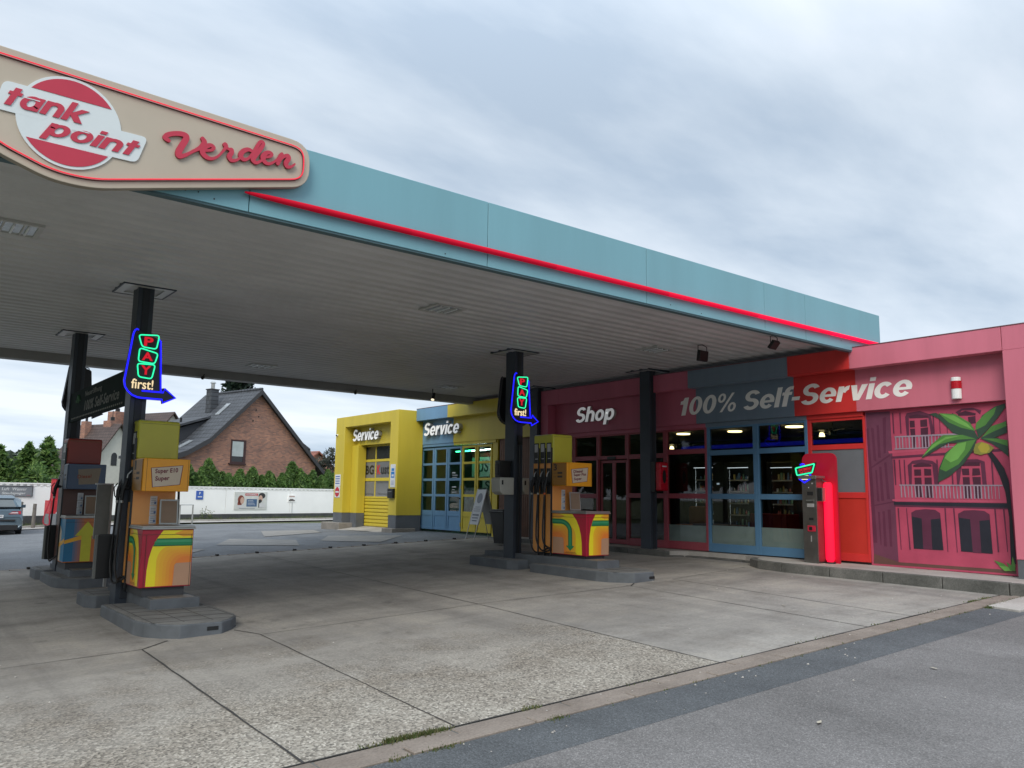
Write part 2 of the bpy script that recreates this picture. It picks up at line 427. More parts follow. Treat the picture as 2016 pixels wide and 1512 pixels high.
# two rows of gutter stones between the concrete and the asphalt
gb = MB()
x = -8.
while x < 12.2:
    L_ = .98
    for y0, y1, dz, off in ((4.428, 4.555, .014, .0), (4.578, 4.700, .005, .45)):
        xa, xb = x+off, x+off+L_-.02
        zz_ = lambda X, Y: gz(X, Y)+dz
        j = rng.uniform(-.003, .003)
        gb.prism([(xa, y0, zz_(xa, y0)+j), (xb, y0, zz_(xb, y0)+j), (xb, y1, zz_(xb, y1)+j), (xa, y1, zz_(xa, y1)+j)], (0, 0, -.08), GM['gutter'])
    x += L_
struct(gb.build('gutter', bevel=.006, seg=1))
# joints in the concrete
dark = mat('joint_tar', (.045, .043, .041), .9, var=.3, scale=20)
jb = MB()
def joint(p, q, wd=.014, dz=.004, wob=.0035):
    p = Vector(p); q = Vector(q); d = (q-p); n = max(2, int(d.length/.25)); s_ = Vector((-d.y, d.x)).normalized()
    pts = []
    for i in range(n+1):
        c = p+d*i/n + s_*rng.uniform(-wob, wob); h = wd*rng.uniform(.6, 1.25)
        pts.append((c+s_*h/2, c-s_*h/2))
    for (a, b_), (c, e_) in zip(pts, pts[1:]):
        jb.poly([(v.x, v.y, gz(v.x, v.y)+dz) for v in (a, b_, e_, c)], dark)
for x0_, x1_ in ((2.30, 2.20), (3.48, 3.28), (6.40, 6.12), (9.09, 8.67), (10.14, 9.68)): joint((x0_, 8.70), (x1_, 4.72), 0.019 if x0_ < 3 else .011)
joint((6.40, 8.75), (6.75, 17.2), .014)
joint((-4, 8.55), (2.30, 8.70), .012); joint((3.48, 8.66), (6.4, 8.76), .01); joint((6.4, 8.76), (9.09, 8.62), .012)
joint((2.30, 8.70), (2.62, 8.98), .02); joint((3.48, 8.68), (3.35, 9.1), .02); joint((9.09, 8.6), (9.4, 8.82), .022); joint((10.14, 8.74), (9.9, 8.9), .012); joint((10.14, 8.7), (12.3, 8.9), .01)
joint((-9, 4.72), (12.2, 4.72), .02, .003, .004); joint((-3, 13.1), (2.3, 13.2), .01); joint((3.4, 13.2), (9, 13.1), .01)
joint((-1.2, 4.72), (-.6, 17), .014)
struct(jb.build('joints'))
# drain channel at the back of the concrete with its dark bolts
db = MB()
for i in range(60):
    X = -9+i*.93/2*.78
    if X < 12.6:
        db.box(X, X+.355, 17.41, 17.6, gz(X, 17.5)-.05, gz(X, 17.5)+.006, GM['gutter'])
struct(db.build('drain_channel'))
sb = MB()
for i in range(26):
    X = -8+i*.86+.2; Y = 17.5
    if X < 12.3: sb.box(X, X+.05, Y-.04, Y+.05, gz(X, Y), gz(X, Y)+.035, dark)
struct(sb.build('drain_slots'))
# light patches where the road was repaired
pale = mat('patch_concrete', (.215, .205, .19), .85, var=.2, scale=2)
pb = MB()
for P in ([(8.9, 22.3), (10.1, 25.6), (11.5, 24.8), (10.9, 22.9)], [(9.3, 19.6), (10.2, 18.1), (11.8, 19.7), (10.3, 21.2)], [(6.9, 20.3), (8.3, 18.6), (9.0, 20.4), (7.9, 22.2)], [(3.5, 19.5), (5.5, 18.2), (6.3, 19.2), (4.8, 21)], [(12.0, 22.4), (12.5, 22.0), (12.85, 24.4), (12.2, 24.6)]):
    pb.poly([(a, b_, gz(a, b_)+.003) for a, b_ in P], pale)
struct(pb.build('road_patches'))
# far kerb and verge in front of the white wall
TH = R(14.8); WP = Vector((4.70, 40.2)); WD = Vector((math.cos(TH), math.sin(TH))); WN = Vector((-math.sin(TH), math.cos(TH)))
def wallp(s, d=0.): return WP+WD*s+WN*d
vb = MB()
for i in range(40):
    s0, s1 = -14+i*.82, -14+(i+1)*.82
    a, b_, c, e_ = wallp(s0, -1.15), wallp(s1-.02, -1.15), wallp(s1-.02, -.98), wallp(s0, -.98)
    vb.prism([(q.x, q.y, far_level(q.x)+.09) for q in (a, b_, c, e_)], (0, 0, -.15), GM['paving'])
struct(vb.build('verge_kerb'))
for nm, d0, d1, dz, mm in (('far_path', -2.6, -1.16, .02, GM['paving']), ('verge', -.98, 0, .07, GM['grassland'])):
    vb = MB()
    for i in range(41):
        P = [wallp(-14+.8*(i+u), v) for u, v in ((0, d0), (1, d0), (1, d1), (0, d1))]
        vb.poly([(q.x, q.y, far_level(q.x)+dz) for q in P], mm)
    struct(vb.build(nm))

# grass: blades on the verge and tufts along the gutter
GREEN = [leafmat('leaf_a', (.060, .105, .028), var=.25, scale=1.5), leafmat('leaf_b', (.10, .145, .04), var=.25, scale=1.5), leafmat('leaf_c', (.17, .17, .07), var=.2, scale=1.5)]
def blades(b, x, y, z, n, spread, h, mats):
    for _ in range(n):
        a = rng.uniform(0, 6.283); px = x+rng.gauss(0, spread); py = y+rng.gauss(0, spread); hh = h*rng.uniform(.4, 1.2); wv = .006+.01*hh
        lx, ly = rng.gauss(0, .4)*hh, rng.gauss(0, .4)*hh
        b.poly([(px-wv*math.cos(a), py-wv*math.sin(a), z), (px+wv*math.cos(a), py+wv*math.sin(a), z), (px+lx, py+ly, z+hh)], rng.choice(mats))
vb = MB()
for _ in range(900):
    p = wallp(rng.uniform(-13, 18), rng.uniform(-.95, -.05)); blades(vb, p.x, p.y, far_level(p.x)+.07, 5, .10, .14*rng.uniform(.4, 1.6), GREEN)
struct(vb.build('verge_grass'), 'stuff')
vb = MB()
for _ in range(620):
    X = rng.choice([rng.uniform(2.6, 4.0), rng.uniform(-2, 12), rng.uniform(10.7, 12.1)]); Y = rng.choice([4.42, 4.425, 4.718, 4.72])
    if math.sin(X*5.1)+math.sin(X*13) < .25: continue
    blades(vb, X, Y, gz(X, Y), 5, .022, .02, GREEN[1:])
for _ in range(110): blades(vb, rng.uniform(2.75, 3.25), 4.715, gz(3, 4.7), 5, .02, .028, GREEN[1:])
for _ in range(110):
    X = rng.uniform(10.85, 12.1); blades(vb, X, 4.38+rng.uniform(-.03, .03), gz(X, 4.4), 5, .025, .035, GREEN)
struct(vb.build('gutter_weeds'), 'stuff')

# pavement along the shop with its kerb stones
PAV = [(12.15, -2), (12.13, 4.6), (12.18, 8.1), (12.28, 8.62), (12.55, 8.98), (12.88, 9.15), (13.02, 9.5), (13.02, 10.35), (12.9, 10.75), (12.62, 11.0), (12.6, 16.2), (12.75, 16.45), (13.42, 16.45), (13.42, -2)]
pz = lambda x, y: .632+.0045*y
b = MB(); inner = [(p[0]+.13 if p[0] < 13.3 else p[0], p[1]) for p in PAV]
b.prism([(x, y, pz(x, y)-.004) for x, y in inner], (0, 0, -.3), GM['paving']); struct(b.build('pavement'))
b = MB()
edge = PAV[:12]
def kerbstone(p, q, drop=0.):
    p = Vector(p); q = Vector(q); d = (q-p).normalized(); n = Vector((-d.y, d.x)); 
    if n.x < 0: n = -n
    g = d*.006; pts = [p+g, q-g, q-g+n*.13, p+g+n*.13]
    b.prism([(v.x, v.y, pz(v.x, v.y)-drop+rng.uniform(-.003, .003)) for v in pts], (0, 0, -.3), GM['kerb'])
for p, q in zip(edge, edge[1:]):
    L_ = (Vector(q)-Vector(p)).length; n = max(1, round(L_/1.0))
    for i in range(n):
        f = lambda t: (p[0]+(q[0]-p[0])*t, p[1]+(q[1]-p[1])*t)
        kerbstone(f(i/n), f((i+1)/n), .085 if 9.1 < (p[1]+q[1])/2 < 10.9 else 0)
struct(b.build('kerb', bevel=.012))
b = MB(); b.prism([(x, y, gz(x, y)+.03) for x, y in ((10.95, 4.40), (10.85, 4.02), (12.13, 3.98), (12.13, 4.40))], (0, 0, -.08), GM['paving']); struct(b.build('paving_slab', bevel=.01))
b = MB()
for X, Y, a_ in ((5.2, 3.2, .3), (7.3, 3.4, 1.2), (4.1, 4.9, 2.), (6.1, 6.3, .5), (9.2, 6.1, 1.), (8.1, 2.9, 2.4)):
    z = gz(X, Y)+.012; c, s_ = math.cos(a_), math.sin(a_)
    P = [(-.045, 0), (-.01, -.016), (.05, 0), (-.01, .016)]
    b.poly([(X+u*c-v*s_, Y+u*s_+v*c, z+.012*abs(u)*10*.1) for u, v in P], mat('dry_leaf', (.42, .38, .30), .8))
struct(b.build('fallen_leaves'), 'stuff')

b = MB(); peb = mat('pebble', (.38, .36, .33), .8, var=.5, scale=30)
for _ in range(150):
    X = rng.uniform(1, 12); Y = rng.choice([rng.gauss(4.5, .25), rng.uniform(1.8, 9)]); z = gz(X, Y)+.004; r_ = rng.uniform(.004, .013); q = rng.uniform(0, 6)
    P = [(X+r_*math.cos(q+k*1.57)*rng.uniform(.7, 1.4), Y+r_*math.sin(q+k*1.57), z) for k in range(4)]
    b.add(P+[(X, Y, z+r_*.8)], [(0, 1, 4), (1, 2, 4), (2, 3, 4), (3, 0, 4)], peb)
struct(b.build('loose_grit'), 'stuff')
# ------------------------------------------------------------------ shared paints
steel = mat('brushed_steel', (.42, .42, .40), .38, .9, .12, 4)
anth = mat('anthracite_paint', (.034, .045, .062), .45, var=.15)
grey_plinth = mat('grey_island_paint', (.105, .118, .132), .7, var=.22, scale=4, bump=.15)
black = mat('black_plastic', (.011, .012, .013), .42, var=.2)
rubber = mat('black_rubber', (.012, .012, .013), .5, var=.2)
white = mat('white_paint', (.82, .83, .82), .5, var=.05)
offw = mat('off_white_letter', (.90, .89, .86), .45, var=.04)
islandtop = mat('island_slabs', (.17, .172, .168), .85, var=.25, scale=3, bump=.25)
BLUEN = emit('blue_neon', (.012, .012, 1.), 1.25); GREENN = emit('green_neon', (.03, .95, .42), 1.0); REDN = emit('red_neon', (1., .015, .06), 1.0)
CREAMN = emit('cream_letters', (.95, .75, .45), .75); REDL = emit('red_letters', (.85, .015, .035), .55)

# ------------------------------------------------------------------ pump islands (raised kerbed platforms)
def island(name, label, outline, ztop, slot=None, group='kerbed pump islands'):
    x0 = sum(p[0] for p in outline)/len(outline); y0 = sum(p[1] for p in outline)/len(outline)
    t = thing(name, label, 'pump island', (x0, y0, gz(x0, y0)), 0, group)
    b = MB(); b.prism([(x, y, ztop) for x, y in outline], (0, 0, -.5), grey_plinth); b.build('kerb_edge', t, .012)
    inn = [(x0+(x-x0)*.955, y0+(y-y0)*.97) for x, y in outline]
    b = MB(); b.prism([(x, y, ztop+.006) for x, y in inn], (0, 0, -.03), islandtop)
    jm = mat('slab_joint', (.07, .07, .068), .9)
    xs = [p[0] for p in inn]; ys = [p[1] for p in inn]
    X = min(xs)+.08
    while X < max(xs)-.05:
        yy = min(y for (x, y) in inn if abs(x-X) < .35)
        b.box(X, X+.008, min(ys)+.13, max(ys)-.04, ztop+.007, ztop+.0085, jm); X += .3
    Y = min(ys)+.22
    while Y < max(ys)-.05: b.box(min(xs)+.05, max(xs)-.05, Y, Y+.008, ztop+.0072, ztop+.0088, jm); Y += .3
    b.build('slab_top', t)
    if slot:
        b = MB(); b.box(slot[0]-.06, slot[0]+.06, slot[1]-.004, slot[1]+.02, slot[2]-.02, slot[2]+.02, black); b.build('drain_slot', t)
    return t
def isl_outline(x0, x1, yf, yb, bulge=.33):
    xm = (x0+x1)/2; hw = (x1-x0)/2
    return [(x0, yb), (x0, yf+.55), (x0+.05, yf+.34), (x0+.17, yf+.15), (xm-.22, yf), (xm+.22, yf), (x1-.17, yf+.15), (x1-.05, yf+.34), (x1, yf+.55), (x1, yb)]
island('pump_island', 'grey kerbed island under the pump marked Super E10 and Super', isl_outline(2.42, 3.50, 9.0, 11.1), .33, (3.08, 9.0, .27))
island('pump_island', 'grey kerbed island under pump number 3, in front of the shop', isl_outline(9.08, 10.08, 8.78, 10.95), .575, (9.75, 8.78, .49))
island('pump_island', 'grey kerbed island under the blue and red Diesel pump', isl_outline(2.42, 3.42, 13.9, 15.45), .38)
def pad(x0, x1, y0, y1): return [(x0+.1, y0), (x1-.1, y0), (x1, y0+.18), (x1, y1-.2), (x1-.15, y1), (x0+.15, y1), (x0, y1-.2), (x0, y0+.18)]
island('column_island', 'small grey island at the foot of the column just behind the Super E10 pump', pad(2.40, 3.3, 11.75, 12.6), .36)
island('column_island', 'small grey island at the foot of the column just behind pump number 3', pad(9.0, 9.95, 11.3, 12.8), .6)
island('column_island', 'small grey island at the foot of the column behind the Diesel pump', pad(2.38, 3.3, 15.5, 16.4), .40)
def plinth(label, x0, x1, y0, y1, z0, z1):
    t = thing('pump_plinth', label, 'plinth', ((x0+x1)/2, y0, z0), 0, 'steel plinths under the pumps')
    b = MB(); b.box(x0, x1, y0, y1, z0-.1, z1, grey_plinth); b.build('duct', t, .008)
    b = MB(); b.box(x0+.05, x1-.05, y0+.05, y0+.34, z1-.002, z1+.004, mat('worn_steel_top', (.24, .225, .205), .55, .4, .25, 8)); b.build('step_plate', t)
plinth('long grey plinth carrying the Super E10 pump', 2.77, 3.34, 10.28, 12.4, .34, .45)
plinth('long grey plinth carrying pump number 3', 9.34, 9.84, 9.56, 12.6, .58, .70)
plinth('grey plinth carrying the Diesel pump', 2.64, 3.22, 14.3, 16.0, .38, .48)

# ------------------------------------------------------------------ canopy
SZ = 4.39; FY = 7.1; BYE = 18.12; FZ0, FZ1 = 4.22, 4.99; CX0, CX1 = -2.6, 13.92
teal = mat('teal_panel', (.172, .370, .435), .42, var=.07, scale=1.6, streak=True)
teal_d = mat('teal_joint', (.07, .13, .15), .6)
soff = mat('soffit_metal', (.54, .54, .545), .5, var=.10, scale=1.2)
canopy = thing('station_canopy', 'big flat canopy with pale teal edge over the petrol pumps', 'canopy', (6, 12.6, SZ))
b = MB()
Y = FY+.06; pitch = .25
prof = []
while Y < BYE:
    prof += [(Y, SZ), (Y+.12, SZ), (Y+.165, SZ+.042), (Y+.205, SZ+.042)]; Y += pitch
prof = [(min(a, BYE), z) for a, z in prof]
for (ya, za), (yb, zb) in zip(prof, prof[1:]):
    b.poly([(CX0+.06, ya, za), (CX0+.06, yb, zb), (CX1-.06, yb, zb), (CX1-.06, ya, za)], soff)
b.poly([(CX0, FY+.06, SZ+.05), (CX0, BYE, SZ+.05), (CX1, BYE, SZ+.05), (CX1, FY+.06, SZ+.05)], soff); b.build('soffit', canopy)
b = MB(); b.box(CX0, CX1, FY+.3, BYE+.28, SZ+.06, FZ1-.08, mat('roof_felt', (.12, .12, .12), .9)); b.build('roof', canopy)
jx = [2.52-2.7*2, 2.52-2.7, 2.52, 5.23, 7.84, 10.46, 11.56, CX1]
jx = [CX0]+[q for q in jx if q > CX0+.2]
for i, (a, c) in enumerate(zip(jx, jx[1:])):
    b = MB(); b.box(a+.004, c-.004, FY, FY+.05, FZ0+.02, FZ1, teal); b.build('fascia_panel', canopy, .003, seg=1)
b = MB(); b.box(CX0, CX1, FY+.012, FY+.10, FZ0, FZ0+.022, teal_d); b.box(CX0, CX1, FY+.05, FY+.06, FZ0+.02, FZ1-.01, teal_d)
b.build('drip_edge', canopy)
back_m = mat('fascia_back', (.30, .30, .295), .6, var=.08)
b = MB(); b.box(CX0, CX1, BYE, BYE+.28, FZ0, FZ1, back_m); b.build('rear_fascia', canopy, .01)
b = MB(); b.box(CX0-.05, CX0, FY, BYE+.28, FZ0, FZ1, teal); b.box(CX1-.05, CX1-.004, FY+.06, BYE, FZ0+.16, FZ1-.002, teal); b.build('side_fascia', canopy)
b = MB()
for X, Z in ((1.95, 4.30), (2.06, 4.31), (2.2, 4.28), (4.66, 4.27), (8.3, 4.29), (12.6, 4.36), (8.95, 4.27)): b.box(X, X+.012, FY-.003, FY+.001, Z, Z+.012, black)
b.build('rivet_holes', canopy)
# lit red tube along the fascia
tubeh = mat('red_tube_holder', (.25, .01, .02), .4)
b = MB(); xs = [2.46, 2.52, 2.66, 2.9]+[3.2+i*.5 for i in range(22)]+[13.95]
P = [(x_, FY-.045, 4.40 + .0035*(x_-2.4)) for x_ in xs]
secs = [(0, 7), (6, 11), (10, 15), (14, 19), (18, 23), (22, len(P))]
for k, (a_, c_) in enumerate(secs):
    q = P[a_:c_]; f = k/5
    b.tube(q, [.008, .016, .024, .029]+[.032]*(len(q)-4) if k == 0 else .032, emit('red_tube_%d' % k, (.9, .004, .05), .07+.75*f*f+.12*f, (.52-.1*f, .010, .028)), 10)
b.build('neon_tube', canopy, smooth=True)
# bulging back of the second sign, hanging under the rear edge
b = MB(); pts = [(-2.2, 4.9), (-2.2, 4.3)] + [(-2.2+3.9*i/14, 4.25-.12*math.sin(math.pi*i/14)**.8) for i in range(15)] + [(1.7, 4.9)]
b.prism([(x_+.15, BYE+.3, z_) for x_, z_ in pts], (0, .12, 0), back_m)
t = thing('rear_sign', 'grey back of a bulging sign under the far canopy edge', 'sign', (0, BYE+.3, 4.3)); b.build('panel', t)

# big wedge-shaped sign on the front edge
sgn = thing('canopy_sign', 'large beige wedge sign with red neon outline on the canopy corner', 'sign', (1.6, FY-.02, 4.1))
SY = FY-.085
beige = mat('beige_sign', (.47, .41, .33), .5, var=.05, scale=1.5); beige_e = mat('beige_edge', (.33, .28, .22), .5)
red_s = mat('sign_red', (.50, .030, .065), .45, var=.06)
ctrl = [(.36, 5.075), (3.045, 5.005), (3.05, 4.585), (1.22, 4.105), (.92, 4.105), (.52, 4.24), (.30, 4.40), (.22, 4.72), (.22, 5.02)]
ol = roundpoly(ctrl, [.1, .22, .17, .2, .2, .25, .25, .25, .12], 6)
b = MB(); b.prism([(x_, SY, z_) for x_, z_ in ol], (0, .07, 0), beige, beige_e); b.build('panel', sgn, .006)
cxm, czm = 1.75, 4.68
def inset(P, d):
    o = []
    n = len(P)
    for i in range(n):
        a, c, e_ = Vector(P[i-1]), Vector(P[i]), Vector(P[(i+1) % n])
        t_ = (e_-a).normalized(); nn = Vector((t_.y, -t_.x))
        if nn.dot(Vector((cxm, czm))-c) < 0: nn = -nn
        o.append(c+nn*d)
    return o
b = MB(); b.tube([(p.x, SY-.022, p.y) for p in inset(ol, .07)], .0058, emit('pink_neon', (1., .045, .09), .42, (.55, .03, .05)), 8, closed=True); b.build('neon_outline', sgn, smooth=True)
b = MB(); b.tube([(p.x, SY-.004, p.y-.008) for p in inset(ol, .07)], .006, mat('neon_channel', (.10, .008, .015), .5), 6, closed=True); b.build('neon_channel', sgn, smooth=True)
# round badge with the two-line lettering
bad = MB(); wb = mat('badge_white', (.66, .72, .74), .4, var=.03)
cx_, cz_, rr_ = 1.02, 4.595, .375
disc = [(cx_+rr_*math.cos(a), cz_+rr_*math.sin(a)) for a in [2*math.pi*i/56 for i in range(56)]]
bad.prism([(x_, SY-.012, z_) for x_, z_ in disc], (0, .012, 0), wb)
bad.prism([(x_, SY-.0124, z_) for x_, z_ in roundpoly([(.55, 4.80), (.95, 4.80), (.85, 4.56), (.50, 4.56)], .05)], (0, .0115, 0), wb)
bad.prism([(x_, SY-.0126, z_) for x_, z_ in roundpoly([(1.15, 4.64), (1.60, 4.645), (1.53, 4.405), (1.10, 4.40)], .05)], (0, .0115, 0), wb)
bo = bad.build('badge', sgn)
bad = MB()
r3 = .352
def cap(z, top):
    h = z-cz_; a = math.asin(h/r3)
    A0, A1 = (a, math.pi-a) if top else (math.pi-a, 2*math.pi+a)
    return [(cx_+r3*math.cos(A0+(A1-A0)*i/24), cz_+r3*math.sin(A0+(A1-A0)*i/24)) for i in range(25)]
for z_, tp in ((4.80, True), (4.395, False)):
    bad = MB(); bad.prism([(x_, SY-.016, zz2) for x_, zz2 in cap(z_, tp)], (0, .005, 0), red_s); bad.build('badge_segment', bo)
bad = MB()
bad.heavy('tank', red_s, (.565, SY-.0142, 4.607), (1, 0, 0), .585, .165, (0, -1, 0), shear=.35, depth=.006)
bad.heavy('point', red_s, (.815, SY-.0142, 4.412), (1, 0, 0), .73, .185, (0, -1, 0), shear=.35, depth=.006)
bad.poly([(.69, SY-.0215, 4.698), (.80, SY-.0215, 4.698), (.80, SY-.0215, 4.705), (.69, SY-.0215, 4.705)], wb)
bad.poly([(1.03, SY-.0215, 4.545), (1.16, SY-.0215, 4.545), (1.16, SY-.0215, 4.552), (1.03, SY-.0215, 4.552)], wb)
bad.build('badge_lettering', bo)
# raised script lettering, drawn in the zoomed picture of the sign and laid on its plane
def VW(u, v):     # u to the right 0..1, v up in em, on a line that climbs to the right
    s_ = u*1.13; return Vector((1.74+s_*.985, SY-.010, 4.515+s_*.215+v*.235 - .0*s_))
strokes = [
 [((.02, .62), .028), ((-.005, .72), .034), ((.01, .83), .034), ((.06, .90), .034), ((.11, .905), .036), ((.145, .84), .04), ((.145, .70), .043), ((.12, .45), .044), ((.10, .22), .044), ((.105, .06), .040), ((.15, .10), .026), ((.20, .25), .022), ((.255, .42), .03), ((.285, .62), .038), ((.27, .78), .03)],
 [((.30, .32), .018), ((.345, .36), .022), ((.36, .46), .026), ((.335, .54), .03), ((.295, .47), .036), ((.275, .30), .040), ((.295, .12), .036), ((.34, .02), .026), ((.39, .10), .018), ((.43, .32), .018), ((.455, .52), .026), ((.447, .60), .036)],
 [((.447, .55), .026), ((.475, .44), .022), ((.50, .42), .028), ((.50, .30), .034), ((.485, .14), .036), ((.505, .0), .030), ((.545, .02), .020), ((.58, .16), .018)],
 [((.665, .42), .024), ((.63, .47), .03), ((.59, .38), .036), ((.575, .20), .036), ((.60, .06), .03), ((.64, .12), .02), ((.68, .40), .022), ((.715, .72), .026), ((.735, .83), .024), ((.755, .74), .026), ((.73, .50), .032), ((.69, .22), .036), ((.675, .06), .034), ((.705, -.05), .026), ((.745, .05), .018), ((.775, .18), .018)],
 [((.775, .20), .018), ((.815, .24), .022), ((.83, .33), .026), ((.805, .40), .03), ((.77, .33), .034), ((.755, .18), .036), ((.775, .0), .032), ((.81, -.06), .024), ((.85, .02), .018), ((.885, .18), .018), ((.905, .33), .024)],
 [((.915, .36), .03), ((.905, .20), .032), ((.885, -.03), .030)],
 [((.895, .08), .018), ((.93, .26), .024), ((.965, .31), .032), ((.975, .20), .036), ((.955, .02), .036), ((.965, -.14), .03), ((1.0, -.14), .02), ((1.03, -.02), .015)],
]
b = MB(); red_e = mat('sign_red_edge', (.36, .018, .04), .5)
for i, st in enumerate(strokes):
    pts = catmull([Vector((p[0], p[1], r_)) for p, r_ in st], 7)
    path = [VW(p.x, p.y) for p in pts]; rr = [max(.0055, p.z*.60) for p in pts]; n = len(path)
    lft, rgt = [], []
    for k in range(n):
        t_ = path[min(k+1, n-1)]-path[max(k-1, 0)]; nn = Vector((-t_.z, 0, t_.x)).normalized(); q = Vector((0, -.012-.00003*k-.0012*i, 0))
        lft.append(path[k]+nn*rr[k]+q); rgt.append(path[k]-nn*rr[k]+q)
    bk_ = Vector((0, .022, 0))
    for k in range(n-1):
        b.poly([lft[k], rgt[k], rgt[k+1], lft[k+1]], red_s); b.poly([lft[k], lft[k+1], lft[k+1]+bk_, lft[k]+bk_], red_e); b.poly([rgt[k+1], rgt[k], rgt[k]+bk_, rgt[k+1]+bk_], red_e)
    for k, s_ in ((0, -1), (n-1, 1)):
        cc = (lft[k]+rgt[k])/2; b.prism([cc+Vector((math.cos(q)*rr[k], .00001*s_+.0002, math.sin(q)*rr[k])) for q in [2*math.pi*u/14 for u in range(14)]], bk_, red_s, red_e)
b.build('script_lettering', sgn)
# ------------------------------------------------------------------ columns, lights and small gear under the roof
collar_m = mat('collar_plate', (.50, .50, .49), .35, .2, .1); 
def column(label, x, y, zb, pipe=True):
    t = thing('canopy_column', label, 'column', (x+.1, y+.14, zb), 0, 'columns carrying the canopy')
    b = MB(); b.box(x, x+.20, y, y+.28, zb-.2, SZ+.06, anth)
    b.box(x+.055, x+.145, y-.012, y, zb, SZ, mat('anthracite_groove', (.020, .025, .033), .6)); b.build('post', t, .006)
    b = MB(); cx_, cy_ = x+.1, y+.14; q = .31; z0 = SZ-.012
    for a, c, e_, f in ((-q, q, -q, -q+.1), (-q, q, q-.1, q), (-q, -q+.1, -q+.1, q-.1), (q-.1, q, -q+.1, q-.1)): b.box(cx_+a, cx_+c, cy_+e_, cy_+f, z0, z0+.03, collar_m)
    b.box(cx_-q+.1, cx_+q-.1, cy_-q+.1, cy_+q-.1, z0+.02, z0+.035, collar_m)
    for a, c, e_, f in ((-q-.02, q+.02, -q-.02, -q), (-q-.02, q+.02, q, q+.02), (-q-.02, -q, -q, q), (q, q+.02, -q, q)): b.box(cx_+a, cx_+c, cy_+e_, cy_+f, z0-.004, z0+.03, anth)
    b.build('ceiling_collar', t)
    if pipe:
        b = MB(); b.box(x+.06, x+.15, y-.055, y-.012, zb+2.05, zb+2.22, black); b.cyl((x+.10, y-.03, zb+.1), (x+.10, y-.03, zb+2.1), .011, black, seg=8); b.build('cable_box', t)
    return t
column('dark column carrying the big lit PAY sign, behind the Super E10 pump', 2.63, 11.35, .36)
column('dark column standing behind the blue and red Diesel pump', 2.62, 15.42, .38)
column('dark column with beige dispensers beside pump number 3', 9.29, 11.68, .60)
column('dark column with the red fire box in front of the shop windows', 12.84, 11.58, .66, False)
column('dark column at the wall between the shop and the yellow folding door', 12.84, 15.25, .66, False)

lamp_glass = mat('lamp_glass', (.55, .58, .60), .12, .3, .25, 9); lamp_frame = mat('lamp_frame', (.48, .48, .47), .5)
def ceil_light(x, y, label):
    t = thing('ceiling_light', label, 'ceiling light', (x, y, SZ), 0, 'square lights set into the canopy ceiling')
    q = .21; z0 = SZ-.02
    b = MB()
    for a, c, e_, f in ((-q-.05, q+.05, -q-.05, -q), (-q-.05, q+.05, q, q+.05), (-q-.05, -q, -q, q), (q, q+.05, -q, q)): b.box(x+a, x+c, y+e_, y+f, z0, z0+.03, lamp_frame)
    for dx in (-.09, .09): b.box(x+dx-.008, x+dx+.008, y-q, y+q, z0+.002, z0+.02, lamp_frame)
    b.build('frame', t)
    b = MB(); b.box(x-q, x+q, y-q, y+q, z0+.012, z0+.028, lamp_glass); b.build('cover', t)
    b = MB()
    for dx in (-.13, 0, .13): b.cyl((x+dx, y-.16, z0+.0), (x+dx, y+.16, z0+.0), .012, mat('lamp_tube', (.7, .72, .74), .3), seg=8)
    b.build('tube', t)
ceil_light(6.35, 9.68, 'square ceiling light nearest the front edge, midway between the two pump lanes')
ceil_light(6.40, 16.7, 'square ceiling light at the far edge, midway between the two pump lanes')
ceil_light(.96, 9.57, 'square ceiling light over the lane left of the Super E10 pump')
ceil_light(11.05, 9.8, 'square ceiling light in front of the shop sign, beside the black floodlight')
ceil_light(11.2, 16.7, 'square ceiling light above the yellow and blue folding door')

def flood(x, y, label, tilt, s=1.):
    t = thing('floodlight', label, 'floodlight', (x, y, SZ), 0, 'black floodlights under the canopy')
    b = MB(); b.tube([(x-.12*s, y, SZ-.17*s), (x-.12*s, y, SZ-.03), (x, y, SZ-.005), (x+.12*s, y, SZ-.03), (x+.12*s, y, SZ-.17*s)], .008, black, 6); b.build('bracket', t)
    b = MB(); c, s_ = math.cos(tilt), math.sin(tilt)
    P = []
    for u, v in ((-.035, -.09), (.035, -.10), (.035, .10), (-.035, .09)): P.append((u*c-v*s_, u*s_+v*c))
    b.prism([(x-.115*s, y+u*s, SZ-.2*s+v*s) for u, v in P], (.23*s, 0, 0), black); b.build('lamp_head', t, .008)
    return t
flood(11.3, 8.95, 'black floodlight hanging square to the shop, beside a ceiling light', .15)
flood(11.5, 7.65, 'black tilted floodlight hanging close to the teal front edge', .75, .8)
t = thing('spotlight', 'small white faced spotlight hanging near the far canopy edge', 'spotlight', (11.1, 17.3, SZ))
b = MB(); b.cyl((11.1, 17.3, SZ), (11.1, 17.3, SZ-.14), .012, black, seg=8); b.build('stem', t)
b = MB(); b.cyl((11.13, 17.27, SZ-.12), (11.04, 17.2, SZ-.29), .035, black, r1=.045); b.build('lamp_head', t, smooth=True)
b = MB(); b.cyl((11.04, 17.2, SZ-.29), (11.037, 17.197, SZ-.296), .042, emit('spot_face', (1, .85, .6), .9)); b.build('lens', t)
def cctv(x, y, z, d, label, m):
    t = thing('security_camera', label, 'camera', (x, y, z), 0, 'security cameras')
    d = Vector(d).normalized(); p = Vector((x, y, z))
    b = MB(); b.cyl(p, p-d*.13, .035, m); b.build('body', t, smooth=True)
    b = MB(); b.cyl(p, p+d*.006, .028, black); b.build('lens', t)
    b = MB(); b.tube([p-d*.08, p-d*.1+Vector((.03, .03, .07)), p-d*.1+Vector((.06, .06, .09))], .012, m, 6); b.build('bracket', t)
cctv(9.3, 18.0, 4.18, (-.5, -1, -.3), 'black camera under the far canopy edge beside the spotlight', black)
